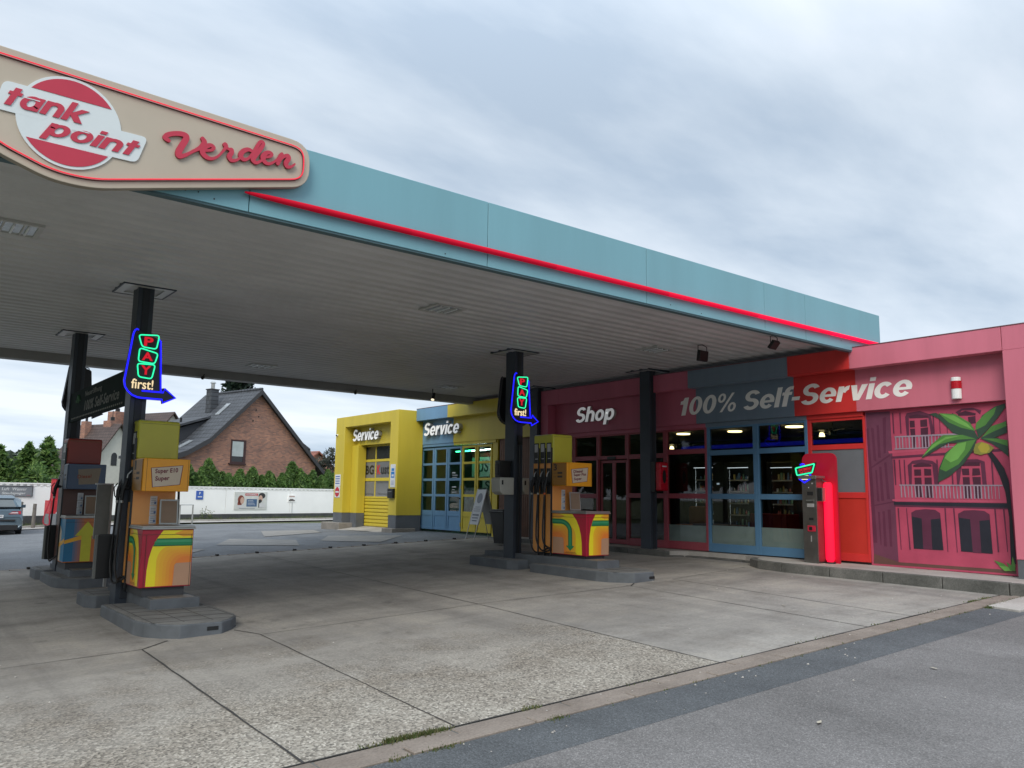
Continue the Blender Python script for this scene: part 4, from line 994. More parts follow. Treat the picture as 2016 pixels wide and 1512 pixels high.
# ---- mural, painted shapes on one flat board
MC = {'P': (.470, .070, .130), 'S': (.150, .045, .085), 'B': (.135, .065, .055), 'D': (.115, .027, .060), 'T': (.500, .085, .150), 'K': (.020, .022, .034), 'W': (.070, .018, .038), 'R': (.33, .26, .32),
      'N': (.018, .018, .025), 'X': (.035, .075, .048), 'G': (.085, .235, .050), 'L': (.165, .400, .085), 'C': (.26, .25, .05), 'Y': (.42, .36, .05)}
MM = {k: mat('mural_'+n, MC[k], .5, var=.13, scale=2.5) for k, n in zip(MC, ('wall', 'side_wall', 'earth', 'shade', 'trim', 'arch', 'window', 'railing', 'trunk', 'leaf_dark', 'leaf_mid', 'leaf_light', 'husk', 'coconut'))}
MURAL = [('P',[(0.42,3.2),(2.18,3.21),(2.16,0.69),(0.44,0.73)]),('S',[(0.0,3.21),(0.42,3.2),(0.44,0.74),(0.03,0.83)]),('B',[(0.03,0.85),(0.44,0.74),(2.17,0.74),(2.17,0.69),(0.02,0.69)]),('D',[(0.0,2.93),(0.04,2.94),(0.1,1.03),(0.03,1.03)]),('D',[(0.08,2.95),(0.13,2.93),(0.15,2.37),(0.1,2.4)]),('D',[(0.18,2.98),(0.22,2.98),(0.23,2.43),(0.18,2.44)]),('D',[(0.29,3.1),(0.35,3.11),(0.32,2.51),(0.28,2.5)]),('D',[(0.12,2.23),(0.15,2.23),(0.17,1.71),(0.13,1.71)]),('D',[(0.19,2.28),(0.23,2.29),(0.25,1.72),(0.2,1.72)]),('D',[(0.28,2.35),(0.32,2.36),(0.35,1.75),(0.3,1.75)]),('D',[(0.13,1.54),(0.17,1.54),(0.17,1.0),(0.15,1.0)]),('D',[(0.21,1.55),(0.25,1.55),(0.26,0.98),(0.21,0.98)]),('D',[(0.3,1.58),(0.35,1.58),(0.35,0.98),(0.31,0.98)]),('D',[(0.01,2.26),(0.38,2.49),(0.39,2.46),(0.01,2.23)]),('D',[(0.01,1.64),(0.41,1.72),(0.42,1.7),(0.02,1.62)]),('T',[(0.36,2.54),(2.18,2.62),(2.18,2.57),(0.37,2.5)]),('D',[(0.4,2.45),(2.18,2.52),(2.18,2.48),(0.4,2.41)]),('T',[(0.39,1.75),(2.11,1.75),(2.11,1.72),(0.39,1.72)]),('K',[(0.41,1.71),(2.13,1.71),(2.13,1.64),(0.41,1.66)]),('D',[(0.41,1.66),(2.13,1.64),(2.13,1.62),(0.42,1.63)]),('D',[(0.67,3.09),(0.7,3.15),(0.91,3.17),(1.08,3.1),(1.12,2.81),(1.07,2.77),(1.04,3.07),(0.73,3.07),(0.72,2.77),(0.68,2.77)]),('W',[(0.74,3.1),(0.86,3.12),(1.04,3.08),(1.04,3.05),(0.74,3.06)]),('W',[(0.74,3.02),(0.82,3.02),(0.82,2.91),(0.74,2.91)]),('W',[(0.91,3.02),(1.02,3.03),(1.02,2.91),(0.91,2.91)]),('W',[(0.74,2.89),(0.82,2.89),(0.82,2.57),(0.76,2.55)]),('W',[(0.91,2.89),(1.03,2.9),(1.01,2.56),(0.91,2.56)]),('D',[(1.46,3.11),(1.56,3.16),(1.72,3.16),(1.84,3.11),(1.82,3.05),(1.75,3.12),(1.56,3.13),(1.5,3.07)]),('W',[(1.5,3.09),(1.61,3.12),(1.76,3.07),(1.75,3.04),(1.5,3.05)]),('W',[(1.64,3.02),(1.75,3.03),(1.75,2.92),(1.65,2.91)]),('D',[(0.67,2.3),(0.75,2.37),(0.9,2.39),(1.07,2.36),(1.13,2.31),(1.14,1.97),(1.08,1.97),(1.06,2.31),(0.74,2.32),(0.72,1.97),(0.68,1.97)]),('W',[(0.76,2.3),(0.9,2.34),(1.05,2.3),(1.05,2.27),(0.76,2.27)]),('W',[(0.77,2.23),(0.88,2.23),(0.88,2.13),(0.77,2.13)]),('W',[(0.93,2.24),(1.04,2.23),(1.04,2.13),(0.93,2.13)]),('W',[(0.77,2.1),(0.88,2.1),(0.88,1.79),(0.77,1.79)]),('W',[(0.93,2.1),(1.04,2.1),(1.04,1.78),(0.92,1.78)]),('D',[(1.42,2.23),(1.47,2.34),(1.6,2.37),(1.74,2.37),(1.84,2.33),(1.85,1.97),(1.79,1.96),(1.78,2.31),(1.51,2.3),(1.45,1.97),(1.42,1.97)]),('W',[(1.5,2.28),(1.6,2.33),(1.77,2.32),(1.77,2.27),(1.52,2.27)]),('W',[(1.5,2.23),(1.61,2.23),(1.61,2.13),(1.51,2.13)]),('W',[(1.66,2.23),(1.76,2.23),(1.77,2.13),(1.65,2.12)]),('W',[(1.51,2.1),(1.61,2.1),(1.61,1.78),(1.51,1.78)]),('W',[(1.65,2.1),(1.77,2.1),(1.76,1.78),(1.67,1.78)]),('K',[(0.69,1.54),(0.76,1.58),(0.92,1.6),(1.07,1.59),(1.14,1.54),(1.16,0.97),(0.7,0.97)]),('D',[(0.69,1.54),(0.76,1.58),(0.92,1.6),(1.07,1.59),(1.14,1.54),(1.14,1.46),(0.99,1.44),(0.99,0.97),(0.85,0.97),(0.85,1.45),(0.69,1.48)]),('K',[(1.41,1.54),(1.5,1.59),(1.64,1.6),(1.79,1.59),(1.86,1.54),(1.87,0.96),(1.42,0.97)]),('D',[(1.41,1.54),(1.5,1.59),(1.64,1.6),(1.79,1.59),(1.86,1.54),(1.86,1.46),(1.71,1.44),(1.71,0.96),(1.59,0.96),(1.58,1.46),(1.42,1.48)]),('D',[(0.47,1.61),(0.49,1.61),(0.5,0.94),(0.49,0.94)]),('D',[(0.61,1.61),(0.62,1.61),(0.65,0.95),(0.63,0.95)]),('D',[(1.21,1.62),(1.23,1.62),(1.23,0.95),(1.22,0.95)]),('D',[(1.34,1.62),(1.36,1.62),(1.37,0.95),(1.36,0.95)]),('D',[(1.93,1.64),(1.95,1.64),(1.96,0.99),(1.94,0.99)]),('D',[(2.05,1.64),(2.07,1.64),(2.08,1.0),(2.07,1.0)]),('D',[(0.44,2.4),(0.47,2.4),(0.47,1.98),(0.45,1.98)]),('D',[(0.53,2.39),(0.55,2.39),(0.56,1.98),(0.54,1.98)]),('D',[(0.61,2.39),(0.63,2.39),(0.63,1.98),(0.61,1.98)]),('D',[(1.13,2.38),(1.15,2.38),(1.15,1.98),(1.13,1.98)]),('D',[(1.35,2.37),(1.37,2.37),(1.37,1.98),(1.35,1.98)]),('D',[(1.93,2.36),(1.95,2.36),(1.95,1.98),(1.93,1.98)]),('D',[(0.46,3.17),(0.48,3.17),(0.48,2.82),(0.46,2.83)]),('D',[(0.58,3.16),(0.6,3.16),(0.6,2.82),(0.58,2.82)]),('D',[(1.11,3.12),(1.13,3.12),(1.13,2.79),(1.11,2.79)]),('D',[(1.21,3.11),(1.22,3.11),(1.22,2.79),(1.21,2.79)]),('D',[(1.32,3.11),(1.33,3.1),(1.33,2.78),(1.32,2.78)]),('D',[(1.41,3.1),(1.43,3.1),(1.42,2.78),(1.41,2.78)]),('R',[(0.48,2.78),(1.53,2.78),(1.53,2.75),(0.48,2.76)]),('R',[(0.47,2.58),(1.47,2.58),(1.47,2.57),(0.47,2.56)]),('R',[(0.52,1.99),(2.07,1.98),(2.07,1.96),(0.52,1.97)]),('R',[(0.49,2.77),(0.51,2.77),(0.51,2.56),(0.49,2.56)]),('R',[(0.55,2.77),(0.57,2.77),(0.57,2.56),(0.55,2.56)]),('R',[(0.6,2.77),(0.62,2.77),(0.62,2.56),(0.6,2.56)]),('R',[(0.66,2.77),(0.67,2.77),(0.67,2.56),(0.66,2.56)]),('R',[(0.71,2.77),(0.73,2.77),(0.73,2.56),(0.71,2.56)]),('R',[(0.76,2.77),(0.78,2.77),(0.78,2.56),(0.76,2.56)]),('R',[(0.82,2.77),(0.83,2.77),(0.83,2.56),(0.81,2.56)]),('R',[(0.87,2.77),(0.89,2.77),(0.88,2.56),(0.87,2.56)]),('R',[(0.92,2.77),(0.94,2.77),(0.94,2.56),(0.92,2.56)]),('R',[(0.97,2.77),(0.99,2.77),(0.99,2.56),(0.97,2.56)]),('R',[(1.02,2.77),(1.04,2.76),(1.04,2.56),(1.02,2.56)]),('R',[(1.07,2.76),(1.09,2.76),(1.09,2.56),(1.07,2.56)]),('R',[(1.13,2.76),(1.14,2.76),(1.14,2.56),(1.12,2.56)]),('R',[(1.18,2.76),(1.19,2.76),(1.19,2.56),(1.17,2.56)]),('R',[(1.23,2.76),(1.24,2.76),(1.24,2.56),(1.22,2.56)]),('R',[(1.28,2.76),(1.29,2.76),(1.29,2.56),(1.27,2.56)]),('R',[(1.33,2.76),(1.34,2.76),(1.34,2.56),(1.32,2.56)]),('R',[(0.54,1.98),(0.56,1.98),(0.56,1.78),(0.54,1.78)]),('R',[(0.59,1.98),(0.61,1.98),(0.62,1.78),(0.6,1.78)]),('R',[(0.65,1.98),(0.67,1.98),(0.67,1.78),(0.66,1.78)]),('R',[(0.71,1.98),(0.73,1.98),(0.73,1.78),(0.71,1.78)]),('R',[(0.76,1.98),(0.78,1.98),(0.79,1.78),(0.77,1.78)]),('R',[(0.82,1.98),(0.84,1.98),(0.84,1.78),(0.82,1.78)]),('R',[(0.87,1.98),(0.89,1.98),(0.9,1.78),(0.88,1.78)]),('R',[(0.93,1.98),(0.95,1.98),(0.95,1.78),(0.93,1.78)]),('R',[(0.98,1.98),(1.0,1.98),(1.01,1.78),(0.99,1.78)]),('R',[(1.04,1.98),(1.06,1.98),(1.06,1.78),(1.04,1.77)]),('R',[(1.09,1.98),(1.11,1.98),(1.11,1.77),(1.1,1.77)]),('R',[(1.15,1.98),(1.16,1.98),(1.17,1.77),(1.15,1.77)]),('R',[(1.2,1.97),(1.22,1.97),(1.22,1.77),(1.2,1.77)]),('R',[(1.25,1.97),(1.27,1.97),(1.27,1.77),(1.25,1.77)]),('R',[(1.3,1.97),(1.32,1.97),(1.32,1.77),(1.31,1.77)]),('R',[(1.36,1.97),(1.37,1.97),(1.38,1.77),(1.36,1.77)]),('R',[(1.41,1.97),(1.42,1.97),(1.43,1.77),(1.41,1.77)]),('R',[(1.46,1.97),(1.48,1.97),(1.48,1.77),(1.46,1.77)]),('R',[(1.51,1.97),(1.53,1.97),(1.53,1.77),(1.51,1.77)]),('R',[(1.56,1.97),(1.58,1.97),(1.58,1.77),(1.56,1.77)]),('R',[(1.61,1.97),(1.63,1.97),(1.63,1.77),(1.61,1.77)]),('R',[(1.66,1.97),(1.68,1.97),(1.68,1.77),(1.66,1.77)]),('R',[(1.71,1.97),(1.73,1.97),(1.73,1.77),(1.71,1.77)]),('R',[(1.76,1.97),(1.78,1.97),(1.78,1.77),(1.76,1.77)]),('R',[(1.81,1.97),(1.83,1.97),(1.83,1.77),(1.81,1.77)]),('R',[(1.86,1.97),(1.88,1.97),(1.88,1.77),(1.86,1.77)]),('R',[(1.91,1.97),(1.92,1.97),(1.92,1.77),(1.91,1.77)]),('R',[(1.96,1.97),(1.97,1.97),(1.97,1.77),(1.96,1.77)]),('R',[(2.01,1.97),(2.02,1.97),(2.02,1.77),(2.01,1.77)]),('N',[(1.88,2.47),(1.94,2.49),(2.03,2.36),(2.11,2.22),(2.16,2.04),(2.17,1.68),(2.18,0.83),(2.11,0.82),(2.13,1.51),(2.1,1.88),(2.04,2.11),(1.96,2.32)]),('X',[(1.06,3.11),(1.17,3.12),(1.42,2.93),(1.73,2.8),(1.78,2.68),(1.62,2.7),(1.41,2.79),(1.2,3.03)]),('X',[(1.78,2.68),(1.75,2.85),(1.85,3.03),(2.03,3.15),(2.18,3.19),(2.18,3.13),(2.05,2.96),(1.9,2.79)]),('X',[(1.8,2.68),(1.94,2.82),(2.18,2.93),(2.18,2.75),(2.0,2.68)]),('X',[(1.81,2.68),(2.05,2.68),(2.18,2.59),(2.18,2.39),(2.07,2.51),(1.96,2.6)]),('X',[(0.9,2.4),(1.03,2.58),(1.22,2.74),(1.53,2.74),(1.76,2.68),(1.65,2.63),(1.33,2.63),(1.1,2.51)]),('X',[(1.14,2.02),(1.17,2.25),(1.28,2.48),(1.51,2.65),(1.76,2.68),(1.7,2.52),(1.54,2.3),(1.33,2.12)]),('G',[(1.21,3.11),(1.46,3.08),(1.67,2.93),(1.74,2.8),(1.54,2.86),(1.35,2.96)]),('G',[(1.74,2.81),(1.76,2.92),(1.9,3.06),(2.06,3.15),(2.02,3.04),(1.89,2.88)]),('G',[(1.83,2.7),(1.97,2.86),(2.18,2.92),(2.18,2.85),(2.0,2.78)]),('G',[(1.84,2.68),(2.03,2.67),(2.18,2.64),(2.18,2.55),(2.04,2.61)]),('G',[(0.91,2.42),(1.07,2.62),(1.26,2.76),(1.55,2.75),(1.74,2.68),(1.48,2.68),(1.2,2.62),(1.04,2.52)]),('G',[(1.18,2.23),(1.28,2.46),(1.47,2.63),(1.74,2.67),(1.64,2.5),(1.47,2.3),(1.27,2.19)]),('L',[(1.26,2.4),(1.36,2.53),(1.47,2.61),(1.6,2.64),(1.57,2.52),(1.46,2.38),(1.35,2.33)]),('L',[(0.94,2.45),(1.1,2.62),(1.3,2.73),(1.53,2.74),(1.29,2.69),(1.08,2.56)]),('L',[(1.23,3.1),(1.44,3.06),(1.63,2.92),(1.71,2.82),(1.49,2.94)]),('C',[(1.7,2.52),(1.73,2.6),(1.82,2.63),(1.92,2.59),(1.99,2.53),(1.92,2.46),(1.79,2.43),(1.7,2.46)]),('Y',[(1.76,2.55),(1.82,2.62),(1.91,2.59),(1.93,2.52),(1.88,2.46),(1.8,2.47)]),('G',[(1.88,0.87),(2.01,0.83),(2.11,0.74),(2.02,0.72)]),('G',[(2.14,0.94),(2.17,0.81),(2.16,0.73),(2.1,0.74)]),('L',[(1.95,0.79),(2.06,0.79),(2.12,0.73),(2.02,0.72)]),('G',[(2.05,0.86),(2.11,0.81),(2.14,0.73),(2.09,0.74)])]
b = MB(); b.box(WX-.002, WX+.02, 4.79, 7.115, .66, 3.225, MM['P'])
for k, (c, P) in enumerate(MURAL):
    Q = []
    for u, z in P:
        q = (WX-.003-.00012*k, 7.1-u, z)
        if not Q or (Vector(q)-Vector(Q[-1])).length > .004: Q.append(q)
    if len(Q) > 2: b.poly(Q, MM[c])
b.build('mural', bld)
# ---- shop windows, each frame with its own pane
def window(y0, y1, zs, m, fr=.055, frostz=None, rail=.10, name='window', x=WX, base=.16):
    """zs: heights of the rails from bottom to top"""
    b = MB()
    b.box(x-.03, x+.05, y0, y0+fr, zs[0], zs[-1], m); b.box(x-.03, x+.05, y1-fr, y1, zs[0], zs[-1], m)
    for i, z in enumerate(zs):
        if i == 0: a, c = z, z+base
        elif i == len(zs)-1: a, c = z-.05, z
        else: a, c = z-rail/2, z+rail/2
        b.box(x-.024, x+.045, y0+fr, y1-fr, a, c, m)
    o = b.build(name, bld, .004, seg=1)
    g = MB(); g.box(x+.004, x+.010, y0+fr, y1-fr, zs[0]+base, zs[-1]-.05, pane_m); g.build('pane', o)
    if frostz:
        g = MB(); g.box(x+.012, x+.014, y0+fr, y1-fr, zs[0]+base, frostz, frost); g.build('frosted_film', o)
    return o
fblue = mat('frame_blue', (.085, .20, .34), .4, var=.06); fcrim = mat('frame_crimson', (.34, .062, .085), .42, var=.06)
ZB, ZT = .69, 3.16
window(8.20, 9.30, [ZB, 1.77, 2.63, ZT], fblue, .06, 1.20)
window(9.30, 10.45, [ZB, 1.77, 2.63, ZT], fblue, .06, 1.20)
window(10.45, 11.55, [ZB, 1.77, 2.68, ZT], fcrim, .055, 1.18)
window(11.55, 12.66, [ZB, 1.77, 2.62, ZT], fcrim, .055, None)
window(12.66, 13.57, [2.58, ZT], fcrim, .055, None, base=.08)
window(13.57, 14.40, [ZB, 1.75, 2.62, ZT], fcrim, .055, None)
window(14.40, 14.97, [ZB, 1.75, 2.62, ZT], fcrim, .05, None)
# sliding door
dm = fcrim
for a, c in ((12.70, 13.12), (13.12, 13.54)):
    b = MB(); x = WX+.035
    b.box(x, x+.035, a, a+.05, .70, 2.56, dm); b.box(x, x+.035, c-.05, c, .70, 2.56, dm); b.box(x, x+.035, a+.05, c-.05, .70, .80, dm); b.box(x, x+.035, a+.05, c-.05, 2.50, 2.56, dm)
    o = b.build('door', bld, .003, seg=1)
    g = MB(); g.box(x+.014, x+.02, a+.05, c-.05, .80, 2.50, pane_m); g.build('pane', o)
b = MB(); b.box(WX-.05, WX-.03, 13.0, 13.25, 2.58, 2.64, black); b.build('door_sensor', bld)
# red bay beside the kiosk
b = MB(); x = WX-.02
for q in ((7.12, 7.16, .70, ZT), (8.13, 8.20, .70, ZT)): b.box(x, x+.06, q[0], q[1], q[2], q[3], redp)
for z0, z1 in ((2.60, 2.69), (1.76, 1.86), (.70, .83), (3.10, ZT)): b.box(x+.004, x+.055, 7.16, 8.13, z0, z1, redp)
o = b.build('window', bld, .003, seg=1)
g = MB(); g.box(x+.03, x+.036, 7.16, 8.13, 2.69, 3.10, pane_m); g.build('pane', o)
part('grey_panel', x+.02, x+.04, 7.16, 8.13, 1.86, 2.60, dgrey, 0); part('red_panel', x+.02, x+.04, 7.16, 8.13, .83, 1.76, mat('panel_red', (.52, .036, .024), .42, var=.05), 0)
# wooden slats between the shop and the yellow folding door
b = MB(); wood = mat('wood_slat', (.16, .075, .045), .6, var=.25, scale=3); y = 15.52
while y < 17.3: b.box(WX-.03, WX, y, y+.07, .7, 3.26, wood); y += .085
b.box(WX, WX+.03, 15.5, 17.45, .5, 3.26, mat('wood_gap', (.03, .018, .012), .8)); b.build('slat_wall', bld)
# ---- folding door bay
x = WX
part('side_wall', x-.05, x+.1, 21.22, 21.62, 1.15, 3.94, bluep); part('side_wall_base', x-.045, x+.1, 21.22, 21.9, .5, 1.15, gbase)
part('side_wall', x-.05, x+.1, 17.36, 17.58, .6, 3.23, yelp)
part('door_lintel', x-.08, x+.05, 17.4, 19.42, 3.15, 3.26, yelp); part('door_lintel', x-.08, x+.05, 19.421, 21.35, 3.15, 3.26, bluep)
ins_dark = emit('bay_glow', (.30, .55, .45), .03)
dw = (21.20-17.62)/5
for i in range(5):
    y0 = 17.62+dw*i+.012; y1 = y0+dw-.024; m = yelp if i < 2 else bluep; z0, z1 = .73, 3.12; Hh = z1-z0
    b = MB(); fr = .075
    b.box(x-.04, x+.01, y0, y0+fr, z0, z1, m); b.box(x-.04, x+.01, y1-fr, y1, z0, z1, m)
    rows = [(.026, .19), (.217, .38), (.41, .57), (.60, .77)]
    cuts = [0]+[q for r_ in rows for q in r_]+[1]
    for a, c in zip(cuts[::2], cuts[1::2]):
        if c == 1: continue
        b.box(x-.036, x+.008, y0+fr, y1-fr, z1-c*Hh, z1-a*Hh, m)
    b.box(x-.036, x+.008, y0+fr, y1-fr, z1-.83*Hh, z1-.77*Hh, m); b.box(x-.036, x+.008, y0+fr, y1-fr, z0, z0+.07, m); b.box(x-.022, x+.006, y0+fr, y1-fr, z0+.07, z1-.83*Hh, m)
    o = b.build('folding_leaf', bld, .005, seg=1)
    for a, c in rows:
        g = MB(); g.box(x-.012, x-.006, y0+fr, y1-fr, z1-c*Hh, z1-a*Hh, pane_m); g.build('pane', o)
    g = MB()
    for hz in (.86, 1.9, 2.85): g.cyl((x-.05, y1+.01, hz), (x-.05, y1+.01, hz+.11), .014, m, seg=8)
    g.build('hinge', o)
    if i == 2:
        g = MB(); g.box(x-.07, x-.04, y0+.02, y0+.05, 1.62, 1.66, black); g.box(x-.08, x-.065, y0+.02, y0+.14, 1.64, 1.66, black); g.build('handle', o)
        g = MB()
        for k, (w_, h_) in enumerate(((.16, .035), (.28, .018), (.24, .014), (.2, .014))): g.box(x-.0135, x-.0125, y1-.2-w_, y1-.2, 2.35-.06*k, 2.35-.06*k+h_, paper)
        for k, (w_, h_) in enumerate(((.22, .03), (.14, .014), (.24, .012), (.26, .02))): g.box(x-.0135, x-.0125, y1-.2-w_, y1-.2, 1.95-.07*k, 1.95-.07*k+h_, paper)
        g.build('opening_hours', o)
# the bay behind: back wall, striped lights, an old lettered board
b = MB(); b.box(16.4, 16.5, 15.7, 22.6, .4, 4.0, mat('bay_wall', (.30, .40, .35), .8, var=.3, scale=1.5)); b.box(13.45, 18, 15.7, 24.9, .55, .62, mat('bay_floor', (.2, .19, .18), .7)); b.box(13.4, 16.4, 22.5, 22.55, .4, 4.0, mat('bay_wall', (.30, .40, .35), .8)); b.box(13.45, 18, 15.7, 24.9, 3.5, 3.55, mat('bay_ceiling', (.3, .32, .3), .8))
b.build('bay_room', bld)
def inside(name, label, cat, group=None, loc=(0, 0, 0)): return thing(name, label, cat, loc, 0, group)
for k, (yy, m) in enumerate(((19.75, emit('strip_green', (.05, .9, .35), 8.0)), (18.95, emit('strip_white', (.75, 1, .9), 8.0)))):
    t = inside('strip_light', ['green strip light inside the folding door bay', 'white strip light inside the folding door bay'][k], 'light', None, (14.0, yy, 3.0))
    b = MB()
    for dx in (0, .2): b.box(13.75+dx, 13.79+dx, yy-.33, yy+.33, 3.0+dx*.15, 3.03+dx*.15, m)
    b.build('tube', t); b = MB(); b.box(13.85, 13.90, yy-.1, yy+.1, 3.03, 3.5, inner); b.build('hanger', t)
t = inside('letter_board', 'white board with large grey letters US seen through the yellow leaf', 'board', None, (14.3, 19.4, .62))
b = MB(); b.box(14.3, 14.34, 18.95, 20.0, 2.28, 2.92, mat('letter_white', (.55, .58, .56), .6)); b.box(14.296, 14.3, 18.95, 20.0, 2.86, 2.98, mat('letter_red', (.3, .03, .03), .5))
b.box(14.3, 14.34, 18.9, 19.45, 1.82, 2.2, mat('letter_white', (.55, .58, .56), .6)); b.box(14.31, 14.33, 19.2, 19.26, .6, 2.3, inner); b.build('board', t)
b = MB(); gl_ = mat('letter_grey', (.06, .075, .075), .6)
b.text('US', gl_, (14.297, 19.72, 2.42), (0, -1, 0), .55, .34, nd=(-1, 0, 0), bold=.02, depth=.004); b.text('S', gl_, (14.297, 19.32, 1.88), (0, -1, 0), .24, .28, nd=(-1, 0, 0), bold=.02, depth=.004); b.build('lettering', t)
for k, (yy, cm, lab) in enumerate(((18.6, (.20, .22, .21), 'grey poster leaning low behind the right yellow leaf'), (19.4, (.26, .28, .27), 'pale poster leaning low behind the left yellow leaf'), (20.3, (.16, .09, .10), 'reddish poster leaning low behind the third leaf'), (21.1, (.17, .11, .09), 'brown poster leaning low behind the fourth leaf'))):
    t = inside('poster', lab, 'poster', 'posters leaning inside the folding door', (13.7, yy, .62)); b = MB(); b.prism([(13.62, yy-.27, .63), (13.62, yy+.27, .63), (13.78, yy+.27, 1.95 if k < 2 else 1.3), (13.78, yy-.27, 1.95 if k < 2 else 1.3)], (.012, 0, 0), mat('poster_%d' % k, cm, .6, var=.55, scale=9)); b.build('sheet', t)
# ---- yellow portal with the garage door
YX = 12.34
b = MB()
b.box(YX, 13.2, 21.05, 21.52, 1.12, 4.25, yelp); b.box(YX, 13.2, 24.5, 25.15, 1.12, 4.25, yelp); b.box(YX+.001, 13.2, 21.521, 24.499, 3.91, 4.249, yelp)
b.build('portal_frame', bld, .006, seg=1)
for q in ((21.058, 21.51), (24.51, 25.14)): b = MB(); b.box(YX+.008, 13.2, q[0], q[1], .5, 1.12, gbase); b.build('portal_base', bld)
part('portal_sign_board', 12.72, 12.80, 21.53, 24.49, 3.31, 3.909, yelp)
b = MB(); b.box(12.62, 12.91, 24.05, 24.49, 1.12, 3.31, yelp); b.build('inner_pier', bld, .004, seg=1); b = MB(); b.box(12.625, 12.91, 24.05, 24.49, .5, 1.12, gbase); b.build('inner_pier_base', bld)
gx = 12.95
b = MB(); yA, yB = 21.53, 24.45; zA, zB = .70, 3.33
nslat = 8; zs_ = 1.60
for k in range(nslat):
    a = zA+(zs_-zA)*k/nslat; c = zA+(zs_-zA)*(k+1)/nslat
    b.prism([(gx, yA, a+.006), (gx-.022, yA, a+.03), (gx-.022, yA, c-.02), (gx, yA, c-.004)], (0, yB-yA, 0), yelp)
gd = b.build('garage_door', bld)
b = MB(); cols = [yB, 23.42, 22.47, yA]
for z0, z1 in ((1.60, 1.66), (2.15, 2.25), (2.77, 2.85), (3.26, 3.33)): b.box(gx-.03, gx+.01, yA, yB, z0, z1, yelp)
for yy in cols[1:-1]: b.box(gx-.028, gx+.008, yy-.025, yy+.025, 1.66, 3.26, yelp)
b.box(gx-.029, gx+.008, yB-.03, yB, 1.66, 3.26, yelp); b.build('window_bars', gd, .003, seg=1)
gl2 = mat('bay_film_grey', (.19, .195, .20), .12, var=.06, spec=.6); gl3 = mat('bay_glass_dark', (.035, .038, .040), .06, var=.1, spec=.6)
for z0, z1, m in ((1.66, 2.15, gl2), (2.25, 2.77, gl2), (2.85, 3.26, gl3)):
    for a, c in zip(cols, cols[1:]):
        b = MB(); b.box(gx-.012, gx-.006, c, a, z0, z1, m); b.build('pane', gd)
b = MB(); kx = gx-.013; dkl = mat('film_black', (.012, .012, .012), .4); rdl = mat('film_red', (.55, .02, .03), .4)
T = lambda s, m, yl, z, w_, h_, bo=.02: b.text(s, m, (kx, yl, z), (0, -1, 0), w_, h_, nd=(-1, 0, 0), bold=bo, depth=.002)
T('BG', dkl, 24.10, 2.36, .56, .30, .035); T('K', rdl, 23.33, 2.36, .22, .30, .04); T('ust', dkl, 23.07, 2.36, .52, .28, .035)
T('We make it shine', mat('film_grey', (.08, .08, .085), .5), 23.34, 2.08, .80, .05, .0); T('Aufbereitung', mat('film_grey', (.08, .08, .085), .5), 24.3, 1.69, .78, .085, .0); T('Chiptuning', mat('film_grey', (.08, .08, .085), .5), 23.32, 1.70, .66, .08, .0)
b.build('door_lettering', gd)
conc = mat('old_concrete', (.22, .20, .175), .85, var=.25, scale=3, bump=.3)
for q in ((12.2, 21.0, 21.62, .74), (12.15, 24.3, 25.6, .80)): b = MB(); b.box(q[0], 13.0, q[1], q[2], .3, q[3], conc); b.build('concrete_footing', bld, .015)
b = MB(); b.prism([(12.0, 21.65, .60), (12.0, 24.3, .575), (12.95, 24.3, .70), (12.95, 21.65, .70)], (0, 0, -.2), GM['paving']); b.build('ramp', bld)
# ---- raised white words
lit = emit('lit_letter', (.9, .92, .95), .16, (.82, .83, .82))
def words(label, txt, yl, yr, z0, z1, x, depth, m, bold=.045, shear=.22):
    side = mat('letter_return', (.42, .43, .43), .5) if depth > .02 else None
    t = thing('raised_lettering' if depth > .02 else 'flat_lettering', label, 'lettering', (x, (yl+yr)/2, z0), 0, 'white words on the building front')
    b = MB(); b.heavy(txt, m, (x, yl, z0), (0, -1, 0), yl-yr, z1-z0, (-1, 0, 0), shear=shear, depth=depth, side=side); b.build('letters', t)
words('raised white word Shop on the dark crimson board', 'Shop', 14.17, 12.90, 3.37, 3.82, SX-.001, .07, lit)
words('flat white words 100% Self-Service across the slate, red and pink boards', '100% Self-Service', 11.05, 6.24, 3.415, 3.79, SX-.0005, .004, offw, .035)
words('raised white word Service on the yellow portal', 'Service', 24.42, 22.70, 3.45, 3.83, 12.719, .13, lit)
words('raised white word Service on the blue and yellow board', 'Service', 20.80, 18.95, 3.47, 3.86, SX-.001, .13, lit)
# ---- small things on the front
t = thing('alarm_siren', 'small red and white alarm siren on the pink board', 'siren', (13.15, 5.55, 3.3))
b = MB(); P = arc(13.19, 5.555, .075, 90, 270, 8); b.prism([(a, c, 3.30) for a, c in P], (0, 0, .34), white); b.build('body', t, .01)
b = MB(); P = arc(13.188, 5.555, .0795, 90, 270, 8); b.prism([(a, c, 3.46) for a, c in P], (0, 0, .12), mat('siren_red', (.45, .01, .02), .25)); b.build('red_lens', t)
t = thing('fire_box', 'red fire extinguisher box hung on the column before the shop windows', 'fire box', (13.0, 11.45, 1.85))
b = MB(); b.box(12.845, 13.10, 11.46, 11.58, 1.84, 2.47, black); b.build('back_case', t, .01)
b = MB(); fr = mat('fire_red', (.50, .008, .025), .25); b.box(12.86, 13.12, 11.33, 11.46, 1.87, 2.46, fr); b.build('cover', t, .03, seg=3)
b = MB(); P = [(12.99+.055*math.cos(2*math.pi*i/20), 1.16+1.0+.14*math.sin(2*math.pi*i/20)) for i in range(20)]; b.prism([(a, 11.327, c) for a, c in P], (0, .01, 0), black); b.box(12.93, 13.06, 11.325, 11.332, 2.36, 2.385, paper); b.build('window', t)
